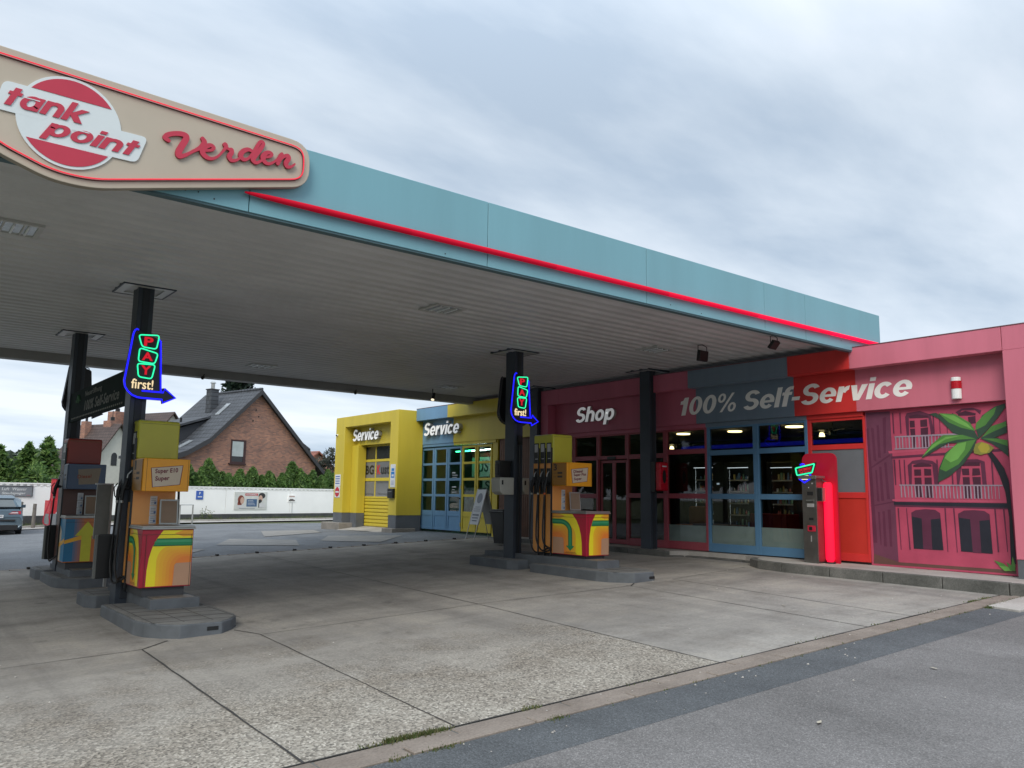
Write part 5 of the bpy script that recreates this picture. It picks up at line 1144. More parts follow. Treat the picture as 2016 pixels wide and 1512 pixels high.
def plate(name, label, cat, x, y0, y1, z0, z1, m, fn=None, grp=None):
    t = thing(name, label, cat, (x, (y0+y1)/2, z0), 0, grp); b = MB(); b.box(x-.012, x, y0, y1, z0, z1, m); b.build('plate', t)
    if fn: b = MB(); fn(b); b.build('print', t)
    return t
def pr(b):
    for k in range(4): b.box(YX-.014, YX-.0125, 24.72, 25.02, 2.28-.075*k, 2.31-.075*k, mat('print_blue', (.05, .10, .35), .5))
plate('wall_notice', 'white notice with blue lines on the left yellow pillar', 'notice', YX, 24.68, 25.06, 1.98, 2.36, paper, pr)
def pr(b):
    P = [(24.87+.16*math.cos(2*math.pi*i/28), 1.79+.16*math.sin(2*math.pi*i/28)) for i in range(28)]
    b.poly([(YX-.0135, a, c) for a, c in P][::-1], mat('sign_traffic_red', (.48, .02, .035), .4)); b.box(YX-.0155, YX-.0136, 24.75, 24.99, 1.765, 1.815, paper)
plate('no_entry_sign', 'round red no entry sign on the left yellow pillar', 'sign', YX, 24.69, 25.05, 1.61, 1.97, paper, pr)
def pr(b):
    bl = mat('print_blue', (.05, .10, .35), .5); b.box(YX-.0135, YX-.0125, 21.18, 21.38, 2.22, 2.40, mat('print_cyan', (.02, .20, .55), .4)); b.box(YX-.0145, YX-.0135, 21.22, 21.34, 2.26, 2.32, paper)
    b.box(YX-.0135, YX-.0125, 21.20, 21.36, 2.42, 2.5, mat('print_cyan', (.02, .20, .55), .4))
    for k in range(4): b.box(YX-.0135, YX-.0125, 21.2, 21.36, 2.12-.035*k, 2.13-.035*k, bl)
plate('wall_notice', 'white and blue notice above the black letter box on the yellow pillar', 'notice', YX, 21.14, 21.42, 1.94, 2.62, paper, pr)
t = thing('letter_box', 'black letter box on the right yellow pillar', 'letter box', (YX, 21.28, 1.62)); b = MB(); b.box(YX-.09, YX, 21.13, 21.44, 1.62, 1.90, black); b.build('case', t, .01); b = MB(); b.box(YX-.094, YX-.09, 21.18, 21.39, 1.8, 1.815, steel); b.build('flap', t)
cctv(12.28, 25.0, 3.66, (-1, -.3, -.2), 'white camera on the left yellow pillar', white)
cctv(12.55, 21.75, 3.8, (-.5, .9, -.25), 'white camera inside the yellow portal beside the word Service', white)
t = thing('down_pipe', 'blue down pipe at the left end of the blue bay', 'pipe', (13.2, 21.1, .7)); b = MB(); b.tube([(13.2, 21.38, 1.2), (13.2, 21.38, 3.65), (13.2, 21.34, 3.8), (13.15, 21.25, 3.9)], .035, bluep, 8); b.build('tube', t, smooth=True); b = MB(); b.box(13.15, 13.26, 21.33, 21.43, 3.72, 3.78, bluep); b.build('bracket', t)
# A-board, bin by the wooden slats
t = thing('a_board', 'white folding A-board on thin legs before the yellow folding leaves', 'sign', (12.4, 17.0, .69), 0)
b = MB(); ab = mat('a_board_white', (.55, .57, .58), .5, var=.08); b.prism([(12.20, 16.75, 1.0), (12.20, 17.15, 1.0), (12.45, 17.15, 1.88), (12.45, 16.75, 1.88)], (.02, 0, 0), ab); b.build('front_panel', t)
b = MB(); b.prism([(12.72, 16.75, 1.0), (12.72, 17.15, 1.0), (12.48, 17.15, 1.86), (12.48, 16.75, 1.86)], (.02, 0, 0), mat('a_board_back', (.25, .25, .24), .6)); b.build('back_panel', t)
for yy in (16.77, 17.13):
    b = MB(); b.cyl((12.09, yy, .62), (12.46, yy, 1.9), .009, steel, seg=6); b.cyl((12.82, yy, .62), (12.47, yy, 1.9), .009, steel, seg=6); b.build('leg', t)
b = MB(); pi_ = mat('print_grey', (.22, .24, .28), .6)
for k, (z_, h_, w_) in enumerate(((1.08, .03, .2), (1.15, .03, .24), (1.22, .04, .26), (1.33, .015, .26), (1.38, .015, .26), (1.43, .015, .2))):
    q = .2-.0; xx = 12.20+(z_-1.0)*.284-.003; b.box(xx-.002, xx+.001, 16.95-w_/2, 16.95+w_/2, z_, z_+h_, pi_)
P = [(16.95+.11*math.cos(2*math.pi*i/18), 1.66+.13*math.sin(2*math.pi*i/18)) for i in range(18)]
b.poly([(12.20+(z_-1.0)*.284-.004, y_, z_) for y_, z_ in P][::-1], pi_); b.build('print', t)
t = thing('wheelie_bin', 'tall black bin at the wooden slats behind the column', 'bin', (11.95, 15.3, .6))
b = MB(); b.prism([(11.72, 15.1, .62), (12.12, 15.1, .62), (12.12, 15.5, .62), (11.72, 15.5, .62)], (0, 0, .01), black)
b.add([(11.74, 15.14, .63), (12.1, 15.14, .63), (12.1, 15.48, .63), (11.74, 15.48, .63), (11.68, 15.06, 1.33), (12.16, 15.06, 1.33), (12.16, 15.56, 1.33), (11.68, 15.56, 1.33)], [(0, 1, 5, 4), (1, 2, 6, 5), (2, 3, 7, 6), (3, 0, 4, 7)], black); b.build('body', t, .02)
b = MB(); b.box(11.65, 12.19, 15.03, 15.58, 1.33, 1.38, black); b.box(11.68, 12.16, 15.06, 15.55, 1.38, 1.41, black); b.build('lid', t, .02)

# ------------------------------------------------------------------ payment kiosk
t = thing('payment_kiosk', 'slim steel payment terminal with a card reader beside the lit red tube', 'payment terminal', (12.75, 7.85, .68))
b = MB(); b.box(12.72, 12.95, 7.73, 8.0, .66, 2.09, mat('kiosk_steel', (.20, .195, .185), .33, .85, .12, 6)); b.build('cabinet', t, .006)
b = MB(); b.box(12.70, 12.97, 7.71, 8.05, 2.09, 2.13, steel); b.box(12.69, 12.70, 7.71, 8.05, 2.075, 2.135, steel); b.build('hood', t, .004)
b = MB(); kf = 12.72
b.box(kf-.004, kf, 7.79, 7.90, 1.80, 1.86, black); b.box(kf-.03, kf, 7.78, 7.91, 1.70, 1.725, steel); b.box(kf-.02, kf, 7.78, 7.90, 1.60, 1.66, mat('slip_tray', (.6, .6, .6), .3, .6)); b.box(kf-.004, kf, 7.80, 7.88, 1.38, 1.42, black); b.box(kf-.012, kf, 7.845, 7.855, 1.02, 1.12, mat('slip_tray', (.6, .6, .6), .3, .6)); b.cyl((kf-.006, 7.80, 2.0), (kf, 7.80, 2.0), .014, mat('slip_tray', (.6, .6, .6), .3, .6)); b.cyl((kf-.006, 7.87, 1.93), (kf, 7.87, 1.93), .008, paper)
b.build('slots', t)
b = MB(); b.box(kf-.015, kf, 7.76, 7.91, 1.19, 1.29, mat('reader_red', (.5, .02, .05), .3)); b.build('card_reader', t, .006)
b = MB(); b.box(kf-.018, kf-.014, 7.82, 7.88, 1.21, 1.27, black); b.build('reader_screen', t)
b = MB(); b.box(12.76, 12.86, 7.64, 7.725, 1.70, 1.93, steel); b.box(12.75, 12.76, 7.65, 7.72, 1.71, 1.92, black); b.build('side_reader', t)
t = thing('kiosk_backboard', 'tall red round-topped board behind the payment terminal', 'board', (13.05, 7.85, .68))
b = MB(); P = roundpoly([(7.52, .66), (8.17, .66), (8.17, 2.53), (7.52, 2.53)], [.001, .001, .14, .14], 6); b.prism([(13.02, a, c) for a, c in P], (.035, 0, 0), mat('backboard_red', (.46, .012, .035), .3, var=.04)); b.build('panel', t)
t = thing('light_tube', 'thick glowing red tube standing beside the payment terminal', 'light', (12.93, 7.64, .68))
b = MB(); b.tube([(12.93, 7.64, .69), (12.93, 7.64, .74), (12.93, 7.64, 1.98), (12.93, 7.64, 2.02)], [.05, .075, .075, .05], emit('big_red_tube', (1., .003, .035), 1.15), 16); b.build('lamp', t, smooth=True)
b = MB(); b.cyl((12.93, 7.64, .66), (12.93, 7.64, .69), .085, black); b.tube([(12.93, 7.66, 2.02), (12.9, 7.72, 2.06), (12.86, 7.8, 2.08)], .008, black, 6); b.build('base', t)
t = thing('neon_kiosk_sign', 'small green and blue neon sign on top of the payment terminal', 'sign', (12.72, 7.95, 2.13))
W = lambda u, v, d=0: (12.74-d, 8.13-u, 2.11+v)
b = MB(); b.prism([W(u, v) for u, v in [(.03, .16), (.40, .25), (.34, .08), (.30, .06), (.28, -.03), (.19, -.09), (.10, -.03), (.08, .03), (.04, .03)]], (.03, 0, 0), board_m); b.build('board', t)
b = MB(); b.tube([W(u, v, .02) for u, v in roundpoly([(.02, .155), (.385, .225), (.335, .075), (.045, .03)], .015, 3)], .011, GREENN, 8, closed=True); b.build('green_tube', t, smooth=True)
b = MB(); b.tube([W(u, v, .015) for u, v in [(.11, .21), (.15, .225), (.19, .215)]], .014, BLUEN, 8); b.tube([W(u, v, .015) for u, v in [(.085, .03), (.085, -.03), (.185, -.095), (.295, -.03), (.295, .05)]], .016, BLUEN, 8); b.build('blue_tube', t, smooth=True)
b = MB(); P = roundpoly([(.12, .02), (.27, .035), (.255, -.045), (.13, -.045)], .02, 3); b.prism([W(u, v, .012) for u, v in P], (-.01, 0, 0), emit('cream_lamp', (1, .85, .55), 1.0)); b.build('lamp_face', t)
b = MB(); b.text('PAYMENT', REDL, W(.075, .09, .002), (0, -1, .16), .25, .05, nd=(-1, 0, 0), bold=.03, depth=.004); b.text('Self-Service', REDL, W(.09, .06, .002), (0, -1, .16), .22, .028, nd=(-1, 0, 0), bold=.01, depth=.004); b.build('lettering', t)

# ------------------------------------------------------------------ inside the shop
b = MB(); fl = mat('shop_floor', (.09, .088, .085), .35, var=.15)
b.box(13.36, 18.9, 7.1, 15.5, .60, .69, fl); b.build('room_floor', bld)
b = MB(); rw = mat('room_wall_dark', (.035, .04, .048), .7, var=.1); b.box(18.9, 19.0, 7.1, 15.5, .6, 3.6, rw); b.box(13.48, 18.9, 7.1, 7.12, .69, 3.6, rw); b.box(13.48, 18.9, 15.47, 15.5, .69, 3.6, rw); b.build('room_wall', bld)
b = MB(); b.box(13.36, 18.9, 7.1, 15.5, 3.31, 3.5, mat('room_ceiling', (.30, .29, .26), .7)); b.build('room_ceiling', bld)
b = MB(); b.box(18.4, 18.42, 7.2, 15.4, 3.10, 3.20, emit('cove_blue', (.02, .03, .8), .10)); b.box(18.42, 18.9, 7.2, 15.4, 2.95, 3.42, rw); b.build('cove', bld)
lampm = emit('room_lamp', (1., .74, .32), 5.0)
for k, (x, y, s_) in enumerate(((15.5, 12.9, .16), (15.7, 11.55, .16), (15.5, 9.88, .18))):
    t = inside('room_lamp', ['round ceiling lamp in the shop behind the crimson window', 'round ceiling lamp in the shop behind the left blue window', 'round ceiling lamp in the shop behind the right blue window'][k], 'lamp', 'round ceiling lamps in the shop', (x, y, 3.4))
    b = MB(); b.cyl((x, y, 3.26), (x, y, 3.31), s_, lampm, seg=20); b.build('lamp_disc', t); b = MB(); b.tube([(x+s_*math.cos(a), y+s_*math.sin(a), 3.3) for a in [2*math.pi*i/20 for i in range(20)]], .018, steel, 6, closed=True); b.build('lamp_rim', t)
for k, (x, y, sx_) in enumerate(((15.6, 9.05, 1), (17.0, 14.3, 1))):
    t = inside('ceiling_fan', ['dark ceiling fan with a lamp behind the small red framed window', 'dark ceiling fan with a lamp behind the crimson window'][k], 'ceiling fan', 'ceiling fans in the shop', (x, y, 3.4))
    b = MB(); b.cyl((x, y, 3.42), (x, y, 3.2), .02, black, seg=8); b.cyl((x, y, 3.2), (x, y, 3.06), .10, black, r1=.07, seg=14); b.build('motor', t)
    for q in range(5):
        a = q*2*math.pi/5+.3; b = MB(); c, s_ = math.cos(a), math.sin(a)
        b.prism([(x+c*r_-s_*w_, y+s_*r_+c*w_, 3.14+w_*.15) for r_, w_ in ((.1, -.05), (.75, -.08), (.75, .08), (.1, .05))], (0, 0, .012), black); b.build('blade', t)
    b = MB(); b.cyl((x, y+.25, 3.04), (x, y+.25, 3.12), .06, lampm, r1=.04); b.tube([(x, y+.25, 3.12), (x, y+.1, 3.1)], .012, black, 6); b.build('lamp_bulb', t)
def vending(label, y0, y1, x, z0, z1, shelves, gy0, gy1, seed):
    r_ = random.Random(seed)
    t = inside('vending_machine', label, 'vending machine', 'vending machines in the shop', (x, (y0+y1)/2, z0))
    bk = mat('vending_black', (.014, .015, .018), .3); b = MB()
    b.box(x, x+.8, y0, gy0, z0, z1, bk); b.box(x, x+.8, gy1, y1, z0, z1, bk); b.box(x, x+.8, gy0, gy1, z0, z0+.35, bk); b.box(x, x+.8, gy0, gy1, z1-.12, z1, bk); b.box(x+.5, x+.8, gy0, gy1, z0+.35, z1-.12, bk); b.build('cabinet', t, .01)
    b = MB(); b.box(x+.02, x+.03, gy0, gy1, z1-.135, z1-.125, emit('vending_tube', (.9, .95, 1), 1.2)); b.box(x+.07, x+.08, gy0+.002, gy0+.012, z0+.4, z1-.15, emit('vending_side', (.9, .95, 1), 3.0)); b.box(x+.07, x+.08, gy1-.012, gy1-.002, z0+.4, z1-.15, emit('vending_side', (.9, .95, 1), 3.0)); b.box(x+.055, x+.068, gy0+.001, gy0+.02, z0+.4, z1-.15, bk); b.box(x+.055, x+.068, gy1-.02, gy1-.001, z0+.4, z1-.15, bk); b.build('light_tube', t)
    for k in range(shelves):
        zz_ = z0+.38+(z1-z0-.62)*k/(shelves-.3)
        b = MB(); b.box(x+.06, x+.45, gy0+.01, gy1-.01, zz_, zz_+.012, steel); b.box(x+.05, x+.06, gy0+.01, gy1-.01, zz_-.012, zz_+.02, mat('shelf_lip', (.8, .82, .84), .3, .2)); b.build('shelf', t)
        b = MB(); yy = gy0+.05
        while yy < gy1-.05:
            cm = r_.choice(['a', 'b', 'c', 'd', 'e']); h = r_.uniform(.09, .19)
            b.cyl((x+.16, yy, zz_+.015), (x+.16, yy, zz_+h), .026, mat('bottle_'+cm, {'a': (.5, .5, .5), 'b': (.4, .1, .08), 'c': (.12, .25, .4), 'd': (.45, .35, .12), 'e': (.2, .35, .2)}[cm], .3), r1=r_.choice([.009, .012, .026]), seg=8); yy += r_.choice([.06, .075, .075, .11])
        b.build('bottles', t)
    b = MB(); b.box(x-.012, x, y0+.05, min(gy0-.03, y0+.26), z0+1.15, z0+1.45, mat('vending_panel', (.05, .05, .055), .3)); b.box(x-.015, x-.012, y0+.09, y0+.17, z0+1.38, z0+1.42, emit('vending_display', (.6, .7, .8), .5)); b.build('key_panel', t)
vending('vending machine seen through the crimson framed window', 12.45, 13.7, 16.4, .69, 2.62, 5, 12.75, 13.35, 1)
vending('vending machine seen through the left blue framed window', 11.30, 12.42, 16.4, .69, 2.60, 5, 11.72, 12.32, 2)
vending('vending machine seen through the right blue framed window', 10.0, 11.22, 16.4, .69, 2.58, 5, 10.55, 11.12, 3)
t = inside('counter', 'low dark red counter behind the right blue framed window', 'counter', None, (15.6, 10.4, .69)); b = MB(); b.box(15.2, 15.7, 9.95, 10.85, .98, 1.42, mat('counter_red', (.22, .01, .02), .4)); b.build('front', t, .02); b = MB(); b.box(15.22, 15.7, 9.97, 10.83, .69, .98, mat('counter_grey', (.25, .25, .24), .5)); b.build('plinth', t)
t = inside('armchair', 'orange armchair behind the crimson framed window', 'chair', None, (14.6, 12.1, .69)); org_ = mat('armchair_orange', (.40, .12, .02), .7); b = MB(); b.box(14.4, 15.0, 11.8, 12.3, .8, 1.15, org_); b.build('seat', t, .05); b = MB(); b.box(14.9, 15.05, 11.8, 12.3, 1.1, 1.55, org_); b.build('backrest', t, .05)
for q in ((14.45, 11.85), (14.45, 12.25), (14.95, 11.85), (14.95, 12.25)): b = MB(); b.cyl((q[0], q[1], .69), (q[0], q[1], .82), .02, black, seg=8); b.build('leg', t)
t = inside('bench', 'brown bench behind the crimson framed window', 'bench', None, (14.6, 11.3, .69)); b = MB(); b.box(14.3, 14.8, 10.6, 11.7, 1.08, 1.18, mat('bench_wood', (.12, .06, .03), .6)); b.build('seat', t, .02)
for yy in (10.7, 11.6): b = MB(); b.box(14.35, 14.75, yy-.03, yy+.03, .69, 1.08, black); b.build('leg', t)
t = inside('wall_poster', 'pale sheet taped inside the shop door bay', 'poster', None, (13.4, 12.3, 2.0)); b = MB(); b.box(13.345, 13.348, 11.95, 12.15, 1.95, 2.3, mat('poster_pale', (.18, .17, .165), .6)); b.build('sheet', t)
# ------------------------------------------------------------------ beyond the road
def wt(s, d, z): p = wallp(s, d); return (p.x, p.y, z)
def brick_mat(name, c1, c2, mortar, sx=1., rz=0., bw=.22, rh=.075, bias=0.):
    m = bpy.data.materials.new(name); m.use_nodes = True; t = m.node_tree; L = t.links.new; b = t.nodes['Principled BSDF']; b.inputs['Roughness'].default_value = .85
    tc_ = t.nodes.new('ShaderNodeTexCoord'); sp = t.nodes.new('ShaderNodeSeparateXYZ'); cb = t.nodes.new('ShaderNodeCombineXYZ')
    L(tc_.outputs['Object'], sp.inputs[0]); ad = t.nodes.new('ShaderNodeMath'); ad.operation = 'ADD'; L(sp.outputs[0], ad.inputs[0]); L(sp.outputs[1], ad.inputs[1])
    L(ad.outputs[0], cb.inputs[0]); L(sp.outputs[2], cb.inputs[1])
    br = t.nodes.new('ShaderNodeTexBrick'); br.inputs['Scale'].default_value = 1; br.inputs['Brick Width'].default_value = bw; br.inputs['Row Height'].default_value = rh; br.inputs['Mortar Size'].default_value = .008; br.inputs['Bias'].default_value = bias
    br.inputs['Color1'].default_value = (*c1, 1); br.inputs['Color2'].default_value = (*c2, 1); br.inputs['Mortar'].default_value = (*mortar, 1)
    L(cb.outputs[0], br.inputs['Vector'])
    no = t.nodes.new('ShaderNodeTexNoise'); no.inputs['Scale'].default_value = 1.1; no.inputs['Detail'].default_value = 7; L(tc_.outputs['Object'], no.inputs['Vector'])
    rp_ = t.nodes.new('ShaderNodeValToRGB'); rp_.color_ramp.elements[0].position = .3; rp_.color_ramp.elements[0].color = (.68, .68, .72, 1); rp_.color_ramp.elements[1].position = .7; rp_.color_ramp.elements[1].color = (1.15, 1.1, 1.05, 1); L(no.outputs[0], rp_.inputs[0])
    mx_ = t.nodes.new('ShaderNodeMix'); mx_.data_type = 'RGBA'; mx_.blend_type = 'MULTIPLY'; mx_.inputs[0].default_value = .8; L(br.outputs[0], mx_.inputs[6]); L(rp_.outputs[0], mx_.inputs[7]); L(mx_.outputs[2], b.inputs['Base Color'])
    bp = t.nodes.new('ShaderNodeBump'); bp.inputs['Strength'].default_value = .4; bp.inputs['Distance'].default_value = .01; L(br.outputs['Fac'], bp.inputs['Height']); bp.invert = True; L(bp.outputs[0], b.inputs['Normal'])
    return m
brick = brick_mat('brick_wall', (.47, .225, .150), (.25, .135, .110), (.27, .215, .175))
def tile_mat(name, c, row=.36, amt=.35):
    m = bpy.data.materials.new(name); m.use_nodes = True; t = m.node_tree; L = t.links.new; b = t.nodes['Principled BSDF']; b.inputs['Roughness'].default_value = .65
    tc_ = t.nodes.new('ShaderNodeTexCoord'); sp = t.nodes.new('ShaderNodeSeparateXYZ'); cb = t.nodes.new('ShaderNodeCombineXYZ'); L(tc_.outputs['Object'], sp.inputs[0]); L(sp.outputs[1], cb.inputs[0]); L(sp.outputs[2], cb.inputs[1])
    br = t.nodes.new('ShaderNodeTexBrick'); br.inputs['Scale'].default_value = 1; br.inputs['Brick Width'].default_value = .33; br.inputs['Row Height'].default_value = row*.72; br.inputs['Mortar Size'].default_value = .022; br.inputs['Mortar Smooth'].default_value = .4
    br.inputs['Color1'].default_value = (*[q*1.15 for q in c], 1); br.inputs['Color2'].default_value = (*[q*.85 for q in c], 1); br.inputs['Mortar'].default_value = (*[q*.32 for q in c], 1); L(cb.outputs[0], br.inputs['Vector']); L(br.outputs[0], b.inputs['Base Color'])
    bp = t.nodes.new('ShaderNodeBump'); bp.inputs['Strength'].default_value = .6; bp.inputs['Distance'].default_value = .03; bp.invert = True; L(br.outputs['Fac'], bp.inputs['Height']); L(bp.outputs[0], b.inputs['Normal'])
    return m
roof_slate = tile_mat('roof_slate', (.060, .066, .076)); roof_brown = tile_mat('roof_brown', (.075, .050, .043)); roof_red = tile_mat('roof_red', (.26, .085, .05)); roof_grey = tile_mat('roof_grey', (.085, .085, .09))
render_w = mat('white_render', (.62, .61, .55), .8, var=.06); render_g = mat('grey_render', (.33, .34, .36), .8, var=.08)
dkwood = mat('dark_bargeboard', (.045, .045, .05), .7)

# white boundary wall with a perforated top edge
wl = thing('boundary_wall', 'long white wall with a notched top and dark base across the road', 'wall', (*wallp(2), .3))
def wquad(b, s0, s1, d0, d1, z0, z1, m):
    P = [wallp(s0, d0), wallp(s1, d0), wallp(s1, d1), wallp(s0, d1)]
    b.prism([(p.x, p.y, z0) for p in P], (0, 0, z1-z0), m)
ww = mat('wall_white', (.92, .92, .90), .6, var=.05, scale=.6)
for k in range(8):
    b = MB(); s0 = -14+k*4.1; wquad(b, s0+.008, s0+4.1-.008, 0, .14, .62, 1.86, ww); wquad(b, s0+.008, s0+4.092, .03, .1, 1.86, 1.97, ww); b.build('wall_panel', wl, .006, seg=1)
b = MB(); wquad(b, -14, 18.8, -.02, .16, -.1, .62, mat('wall_base', (.060, .062, .065), .8, var=.25, bump=.2)); b.build('base', wl)
b = MB(); wquad(b, -14, 18.8, -.025, .165, 1.965, 2.02, ww); b.build('coping', wl)
b = MB()
for k in range(int(32.8/.27)): s0 = -14+k*.27; wquad(b, s0, s0+.13, -.012, .0, 1.88, 1.965, ww)
b.build('notched_edge', wl)
def wsign(name, label, cat, s0, s1, z0, z1, m, fn=None):
    p = wallp((s0+s1)/2, -.02); t = thing(name, label, cat, (p.x, p.y, z0)); b = MB(); wquad(b, s0, s1, -.03, -.002, z0, z1, m); b.build('plate', t)
    if fn: b = MB(); fn(b, lambda a, c, d, e_, mm, k=0: wquad(b, a, c, -.033-.002*k, -.0305-.002*k, d, e_, mm)); b.build('print', t)
    return t
xd3 = (WD.x, WD.y, 0); nd3 = (-WN.x, -WN.y, 0)
parkb = mat('parking_blue', (.04, .11, .42), .45)
def pr(b, q): q(8.95, 9.20, 1.47, 1.52, paper); b.text('P', paper, wt(9.02, -.031, 1.60), xd3, .09, .14, nd=nd3, bold=.02, depth=.004)
wsign('parking_sign', 'small blue parking sign on the white wall', 'sign', 8.87, 9.26, 1.36, 1.80, parkb, pr)
def pr(b, q):
    skin = mat('poster_skin', (.55, .36, .28), .6); q(11.75, 12.55, 1.58, 1.70, mat('poster_red', (.50, .05, .05), .5)); b.text('AUTOUNFALL?', paper, wt(11.8, -.035, 1.605), xd3, .68, .07, nd=nd3, bold=.03, depth=.004)
    q(11.85, 12.50, 1.00, 1.40, mat('poster_blue', (.05, .11, .22), .5))
    for k in range(4): q(11.92, 12.4-.05*k, 1.09+.075*k, 1.105+.075*k, paper, 1)
    disc_ = lambda s, z, rs, rz_, m, k: b.poly([wt(s+rs*math.cos(2*math.pi*i/16), -.034-.002*k, z+rz_*math.sin(2*math.pi*i/16)) for i in range(16)], m)
    hair = mat('poster_hair', (.22, .05, .03), .6); dk_ = mat('poster_dark', (.03, .028, .03), .6)
    disc_(11.50, 1.36, .20, .24, hair, 1); disc_(11.42, 1.15, .13, .18, hair, 1); disc_(11.57, 1.32, .12, .18, skin, 2); q(11.3, 11.75, .93, 1.08, mat('poster_shirt', (.6, .6, .6), .6), 3)
    disc_(12.80, 1.58, .22, .16, dk_, 1); disc_(12.72, 1.42, .13, .19, skin, 2); disc_(12.70, 1.30, .11, .09, dk_, 3); q(12.65, 13.05, .95, 1.18, mat('poster_shirt', (.6, .6, .6), .6), 4); q(12.6, 12.72, .95, 1.25, dk_, 3)
    q(11.4, 12.4, .90, .93, mat('print_grey', (.22, .24, .28), .6))
wsign('advert_banner', 'wide pale advert banner with two faces on the white wall', 'banner', 11.1, 13.15, .84, 1.78, mat('advert_pale', (.60, .61, .58), .6, var=.1, scale=4), pr)
def pr(b, q):
    q(14.62, 15.0, 1.52, 1.60, mat('poster_pale2', (.5, .38, .34), .6)); q(14.6, 15.02, 1.30, 1.38, mat('poster_car', (.14, .13, .12), .5)); q(14.68, 14.92, 1.38, 1.43, mat('poster_car', (.14, .13, .12), .5)); q(14.84, 14.87, .64, 1.24, mat('wall_stain', (.45, .46, .46), .7))
wsign('wall_poster', 'small faded poster with a dark car on the white wall', 'poster', 14.55, 15.08, 1.26, 1.64, ww, pr)
def pr(b, q):
    lt = mat('letters_pale', (.62, .64, .64), .5)
    b.text('Luft  Wasser', lt, wt(-.12, -.031, 1.69), xd3, .98, .125, nd=nd3, bold=.02, shear=.15, depth=.004); b.text('Staubsauger', lt, wt(-.10, -.031, 1.50), xd3, .93, .125, nd=nd3, bold=.02, shear=.15, depth=.004)
    q(.86, 1.02, 1.49, 1.50, mat('poster_red', (.50, .05, .05), .5))
t = wsign('service_sign', 'grey board reading Luft Wasser Staubsauger on the white wall', 'sign', -.75, 1.08, 1.45, 1.88, mat('service_grey', (.21, .23, .25), .45), pr)
b = MB()
for a, c, d, e_ in ((-.78, 1.11, 1.435, 1.455), (-.78, 1.11, 1.87, 1.895), (-.78, -.75, 1.455, 1.87), (1.08, 1.11, 1.455, 1.87)): wquad(b, a, c, -.05, -.002, d, e_, mat('service_frame', (.08, .085, .09), .5))
b.build('frame', t)

# hedge conifers
def leaf_mesh(name, n, fn, size, mats, seed, el=1.5):
    r_ = random.Random(seed); b = MB()
    for _ in range(n):
        p, nrm, mi = fn(r_); p = Vector(p); s = size*r_.uniform(.6, 1.35)
        a = Vector((r_.gauss(0, 1), r_.gauss(0, 1), r_.gauss(0, 1)))+Vector(nrm)*1.1; a.normalize()
        u = a.cross(Vector((r_.gauss(0, 1), r_.gauss(0, 1), r_.gauss(0, 1)))).normalized(); v = a.cross(u)
        b.poly([p-u*s*el, p+v*s*.55, p+u*s*el, p-v*s*.55], mats[mi])
    return b
hm = [leafmat('thuja_dark', (.06, .125, .030), var=.25), leafmat('thuja_mid', (.11, .21, .048), var=.25), leafmat('thuja_light', (.18, .30, .075), var=.25)]
bark = mat('bark', (.06, .045, .035), .9, var=.3, scale=8)
def cone_fn(h, r0, pw=.8):
    def f(r_):
        t_ = r_.random()**.75; a = r_.uniform(0, 6.283); lump = 1+.16*math.sin(a*3+t_*9)+.1*math.sin(a*7+t_*23)
        rad = r0*(1-t_)**pw*lump*math.sqrt(r_.uniform(.45, 1.0)); z = .08+t_*h*.95
        return (rad*math.cos(a), rad*math.sin(a), z), (math.cos(a), math.sin(a), .5), r_.choices([0, 1, 2], [3, 4, 2])[0]
    return f
def build_local(b, name, parent):
    me_off = parent.location.copy(); b.v = [tuple(Vector(p)+me_off) for p in b.v]; return b.build(name, parent)
protos = []
for k in range(3):
    t = thing('hedge_conifer', 'narrow conical conifer in the clipped row behind the white wall', 'conifer', (0, 0, 0), 0, 'row of conical conifers behind the white wall')
    build_local(leaf_mesh('c', 2000, cone_fn(2.85, .70, .50), .075, hm, 40+k), 'crown', t)
    b = MB(); b.cyl((0, 0, 0), (0, 0, 1.2), .05, bark, r1=.03, seg=8); build_local(b, 'trunk', t); protos.append(t)
hs = []
s = 6.6
while s < 19.2: hs.append(s); s += rng.uniform(.28, .46)
for i, s in enumerate(hs):
    p = wallp(s, rng.uniform(.75, 1.2)); loc = (p.x, p.y, .25)
    o = protos[i] if i < 3 else dup(protos[i % 3], loc)
    o.location = loc; o.rotation_euler = (0, 0, rng.uniform(0, 6)); q = rng.uniform(.84, 1.03)
    if i % 7 == 3: q *= 1.14
    o.scale = (q, q, q*rng.uniform(.95, 1.05))
